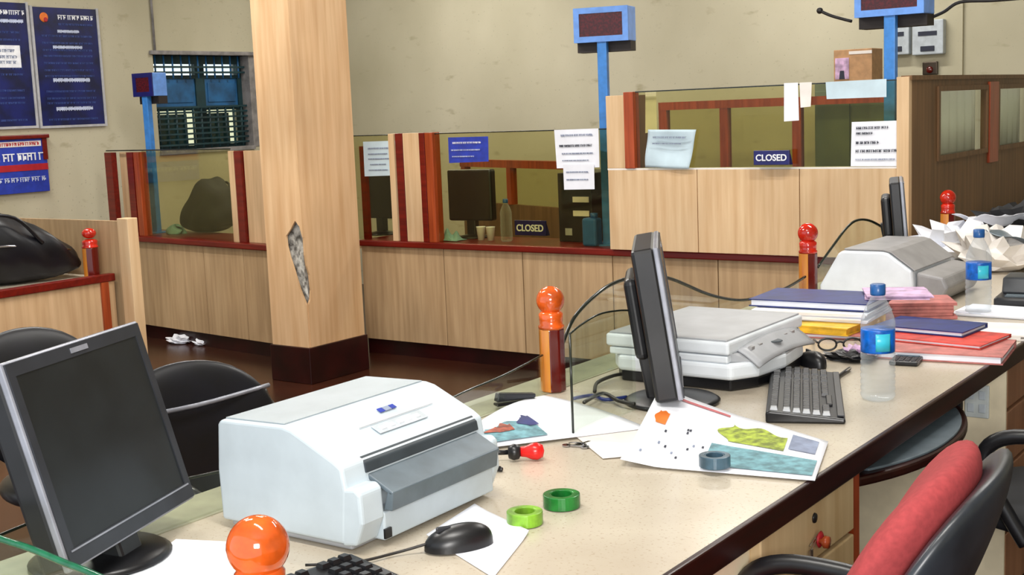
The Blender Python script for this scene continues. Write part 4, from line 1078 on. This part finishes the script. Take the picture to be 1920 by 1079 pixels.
stack('paper_stack', 'flat white papers at the desk front edge beside the pink file', M['paper_warm'], -.99, 3.66, DZ+.001, .20, .20, .014, .1, 3)
stack('loose_papers', 'brownish folded papers wedged before the white printer', M['file_pink'], -1.28, 3.86, DZ+.001, .22, .16, .05, .5, 5)
p = onZ(1575, 650, DZ+.012)
t = thing('eyeglasses', 'black spectacles with thick frame lying behind the water bottle', 'glasses', (p.x, p.y, DZ+.018), .5)
for s in (-1, 1):
    MB().tube([(s*.033+.024*math.cos(a), .0, .016*math.sin(a)) for a in [i*2*PI/12 for i in range(13)]], .003, 6).done('rim', M['black'], t, True)
    MB().tube([(s*.06, 0, .006), (s*.063, .05, .004), (s*.055, .12, -.012)], .003, 6).done('temple', M['black'], t, True)
MB().tube([(-.009, 0, .004), (0, 0, .007), (.009, 0, .004)], .003, 6).done('bridge', M['black'], t, True)
p = onZ(1620, 622, DZ+.02)
t = thing('crumpled_wrapper', 'crumpled dark and lilac wrapper behind the near water bottle', 'wrapper', (-1.20, 3.13, DZ+.001))
rnd = random.Random(11)
def crump(mat, t, name, sx, sy, sz, seed, at=(0, 0, 0)):
    rnd = random.Random(seed); b = MB(); bmesh.ops.create_icosphere(b.bm, subdivisions=3, radius=1)
    ph = [rnd.uniform(0, 6) for _ in range(6)]
    for v in b.bm.verts:
        x, y, z = v.co; k = 1+.28*math.sin(x*5+ph[0])*math.sin(y*6+ph[1])+.22*math.sin(z*9+x*7+ph[2])+rnd.uniform(-.09, .09)
        v.co = Vector((x*k*sx+at[0], y*k*sy+at[1], max(0, (z+.8)*k*sz)+at[2]))
    return b.done(name, mat, t)
crump(M['black'], t, 'dark_side', .06, .035, .012, 5)
crump(M['lilac'], t, 'pale_side', .04, .03, .016, 6, (.02, .03, .004))

# far heap of loose papers
M['heap_green'] = plain('grey_green_cloth', (74, 84, 78), .7, 0, .2, 20)
hp = [('white crumpled paper on the left of the far heap by the booth', 'paper', .15, .16, .075, -1.56, 5.24, 31),
      ('large pale crumpled sheet at the front of the far heap', 'paper_warm', .14, .11, .085, -1.32, 4.96, 32),
      ('grey-green crumpled bag on the right of the far heap', 'heap_green', .11, .15, .095, -1.12, 5.20, 33),
      ('black crumpled plastic lying on the far heap of papers', 'black_matte', .15, .12, .075, -1.34, 5.36, 34)]
for lab, mt, a, b, c_, x, y, sd in hp:
    t = thing('crumpled_paper', lab, 'paper', (x, y, DZ+(.07 if mt == 'black_matte' else .001))); crump(M[mt], t, 'sheet', a, b, c_, sd)
rnd = random.Random(21)
for k in range(12):
    x, y = rnd.uniform(-1.6, -1.05), rnd.uniform(4.95, 5.6); z = DZ+.10+rnd.uniform(0, .07)
    labs = ['flat white sheet lying loose on the far heap by the booth']
    t = thing('loose_sheet', 'white sheet lying loose on top of the far heap', 'paper', (x, y, z), rnd.uniform(0, 3), 'loose sheets on the far heap')
    a1, a2, pz = rnd.uniform(-.25, .25), rnd.uniform(-.25, .25), rnd.uniform(0, 6)
    MB().grid(lambda u, v: Vector(((u-.5)*.21, (v-.5)*.15, a1*(u-.5)*.2+a2*(v-.5)*.2+.014*math.sin(u*6+pz)*math.sin(v*5+1))), 10, 8, .0012).done('sheet', M[('paper', 'paper_warm', 'paper', 'tray')[k % 4]], t, True)
p = onZ(1880, 592, DZ)
stack('paper_stack', 'flat white papers at the right picture edge under the black keyboard', M['paper'], p.x+.02, p.y+.02, DZ+.001, .30, .16, .012, 0, 3)
p = onZ(1900, 572, DZ+.02)
t = thing('card_machine', 'low black office machine at the right picture edge', 'machine', (-1.0, 4.12, DZ+.001), .1)
MB().box((-.10, -.04, 0), (.16, .20, .035)).done('body', M['black'], t, bevel=.008)
MB().prism([(-.09, .05, .035), (.15, .05, .035), (.15, .18, .035), (-.09, .18, .035)], (0, .02, .05)).done('hood', M['shell'], t, bevel=.006)
MB().box((-.07, -.02, .035), (.13, .03, .038)).done('panel', M['tray'], t)
t = thing('desk_telephone', 'dark telephone with cream handset near the right picture edge', 'telephone', (-1.02, 4.60, DZ+.001), .3)
MB().prism([(-.09, -.11, 0), (.10, -.11, 0), (.10, -.11, .03), (-.09, -.11, .08)], (0, .22, 0)).done('base', M['black'], t, bevel=.008)
MB().tube([(-.05, -.10, .11), (-.05, -.08, .125), (-.05, 0, .128), (-.05, .08, .125), (-.05, .10, .11)], .016, 10).done('handset', M['paper_warm'], t, True)
for a in range(3):
    for b in range(4): MB().box((-.0+a*.025, -.05+b*.028, .055-a*.008), (.018+a*.025, -.03+b*.028, .062-a*.008)).done('button', M['bezel'], t)

# ================================================================== left service desk, partition
LD = -5.105
p0 = onX(222, 595, LD)
t = thing('service_desk', 'left service desk with pale panel framed by red-brown rails', 'desk', (0, 0, 0))
ldk = t
MB().box((-6.0, 2.2, .685), (LD-.012, 3.80, .71)).done('desktop', M['desk'], t)
MB().box((LD-.02, 2.2, .02), (LD, 3.72, .70)).done('panel', M['laminate'], t)
MB().box((LD-.03, 2.2, .692), (LD+.014, 3.80, .728)).done('top_rail', M['rail'], t, bevel=.004)
MB().box((LD-.02, 3.72, .02), (LD+.012, 3.76, .692)).done('stile', M['trim'], t)
MB().box((LD-.02, 3.76, .0), (LD+.002, 3.80, .692)).done('edge_panel', M['laminate'], t)
t = thing('low_partition', 'low pale partition with light end board behind the left desk', 'partition', (0, 0, 0))
MB().box((-5.90, 3.83, 0), (-5.06, 3.85, .975)).done('panel', M['counter'], t)
MB().box((-5.06, 3.81, 0), (-4.982, 3.87, .99)).done('end_board', M['booth'], t, bevel=.003)
p = onZ(178, 513, .728)
pt = post('thin orange wooden post with small dark ball on the left desk', p.x-.02, min(p.y, 3.76), .235, .025, 'ball_red', .711); pt.scale = (1.35, 1.35, 1)
bag('bulky black bag with shiny folds on the left desk', (-5.45, 3.42, .711), 1.3, .36, .17, .185, seed=9)

# ================================================================== chairs
def pad(sx, sy, sz, n=2.6, bend=0, z0=0, x0=0, b=None):
    b = MB(); bmesh.ops.create_icosphere(b.bm, subdivisions=4, radius=1)
    for v in b.bm.verts:
        x, y, z = v.co
        k = (abs(y)**n+abs(z)**n)**(1/n); r_ = math.sqrt(y*y+z*z); q = r_/k if k > 1e-6 else 1
        xx = x; v.co = Vector((xx*sx+bend*(y*q)**2+x0, y*q*sy, z*q*sz+z0))
    return b
def office_chair(name, label, loc, rz, mat, shellm, arms=True, tilt=.18, zt=.93, group=None, wheels=True):
    """faces local -x"""
    t = thing(name, label, 'chair', loc, rz, group)
    R3 = Matrix.Rotation(tilt, 4, 'Y')
    hz = .24; zc = zt-hz
    for nm, P, m_ in (('back_cushion', pad(.055, .205, hz-.012, 2.8, -.035, 0, -.03), mat), ('back_shell', pad(.034, .222, hz, 2.8, -.035, 0, .014), shellm)):
        P.bm.transform(Matrix.Translation((.20, 0, zc)) @ R3); P.done(nm, m_, t, True)
    P = pad(.23, .235, .045, 2.6); P.bm.transform(Matrix.Translation((-.03, 0, .46))); P.done('seat', mat, t, True)
    MB().tube([(.05, 0, .43), (.24, 0, .45), (.26, 0, .56), (.25, 0, zc)], .018, 8).done('back_bracket', M['black'], t, True)
    if arms:
        for s in (-1, 1):
            MB().tube([(.10, s*.255, .44), (.17, s*.27, .56), (.12, s*.275, .655), (-.02, s*.275, .680), (-.105, s*.275, .66), (-.13, s*.27, .60), (-.08, s*.262, .50), (-.04, s*.255, .43)], .017, 8).done('armrest', M['black'], t, True)
    MB().tube([(0, 0, .10), (0, 0, .43)], .028, 10).done('column', M['black'], t, True)
    for k in range(5):
        a = k*2*PI/5+.3; e = (math.cos(a)*.29, math.sin(a)*.29, .07)
        lg = MB().tube([(0, 0, .11), e], lambda u: .022-.008*u, 8).done('leg', M['black'], t, True)
        MB().lathe([(0, -.015), (.028, -.013), (.030, 0), (.028, .013), (0, .015)], (e[0], e[1], .031), 14, 'y').done('caster', M['black'], lg, True)
    return t
def visitor_chair(label, loc, rz, zt=.84):
    """black padded visitor chair with chrome rail; faces local +x"""
    t = thing('visitor_chair', label, 'chair', loc, rz)
    P = pad(.028, .235, .20, 2.2, .05); P.bm.transform(Matrix.Translation((-.22, 0, zt-.20)) @ Matrix.Rotation(-.2, 4, 'Y')); P.done('backrest', M['leather'], t, True)
    P = pad(.24, .24, .045, 2.8); P.bm.transform(Matrix.Translation((0, 0, .44))); P.done('seat', M['leather'], t, True)
    MB().tube([(-.20, -.235, zt-.10), (-.185, 0, zt-.105), (-.20, .235, zt-.10)], .006, 8).done('back_rail', M['bezel_light'], t, True)
    for s in (-1, 1):
        MB().tube([(-.24, s*.235, zt-.12), (-.22, s*.27, .66), (0, s*.285, .66), (.17, s*.28, .645), (.21, s*.27, .60), (.22, s*.26, .42)], .018, 8).done('armrest', M['black'], t, True)
        MB().tube([(.22, s*.25, .44), (.24, s*.25, 0.0)], .014, 8).done('leg', M['chrome'], t, True)
        MB().tube([(-.20, s*.25, .44), (-.27, s*.25, 0.0)], .014, 8).done('leg', M['chrome'], t, True)
    return t
office_chair('office_chair', 'red cushioned office chair with slate black shell pulled up to the desk', (-.735, 1.60, 0), .12, M['seat_red'], M['shell'], True, .44, .985)
office_chair('office_chair', 'black office chair with curved armrest at the right picture edge', (onZ(1868, 830, .66).x+.10, onZ(1868, 830, .66).y+.275, 0), 0, M['black_matte'], M['shell'])
visitor_chair('black visitor chair with chrome rail behind the near monitor and printer', (-2.27, 2.02, 0), -.10)
visitor_chair('black visitor chair whose back shows at the left picture edge', (-3.06, 2.14, 0), .1, .86)
# crumpled litter on the floor
p = onZ(360, 645, 0)
t = thing('paper_litter', 'crumpled white litter lying on the dark floor left of the pillar', 'litter', (p.x, p.y, .001))
for k, (dx, dy, s) in enumerate(((-.10, -.02, .06), (.0, .04, .05), (.10, .0, .045), (.18, .08, .04))):
    crump(M['paper'], t, 'scrap', s*1.3, s, s*.45, 50+k, (dx, dy, 0))
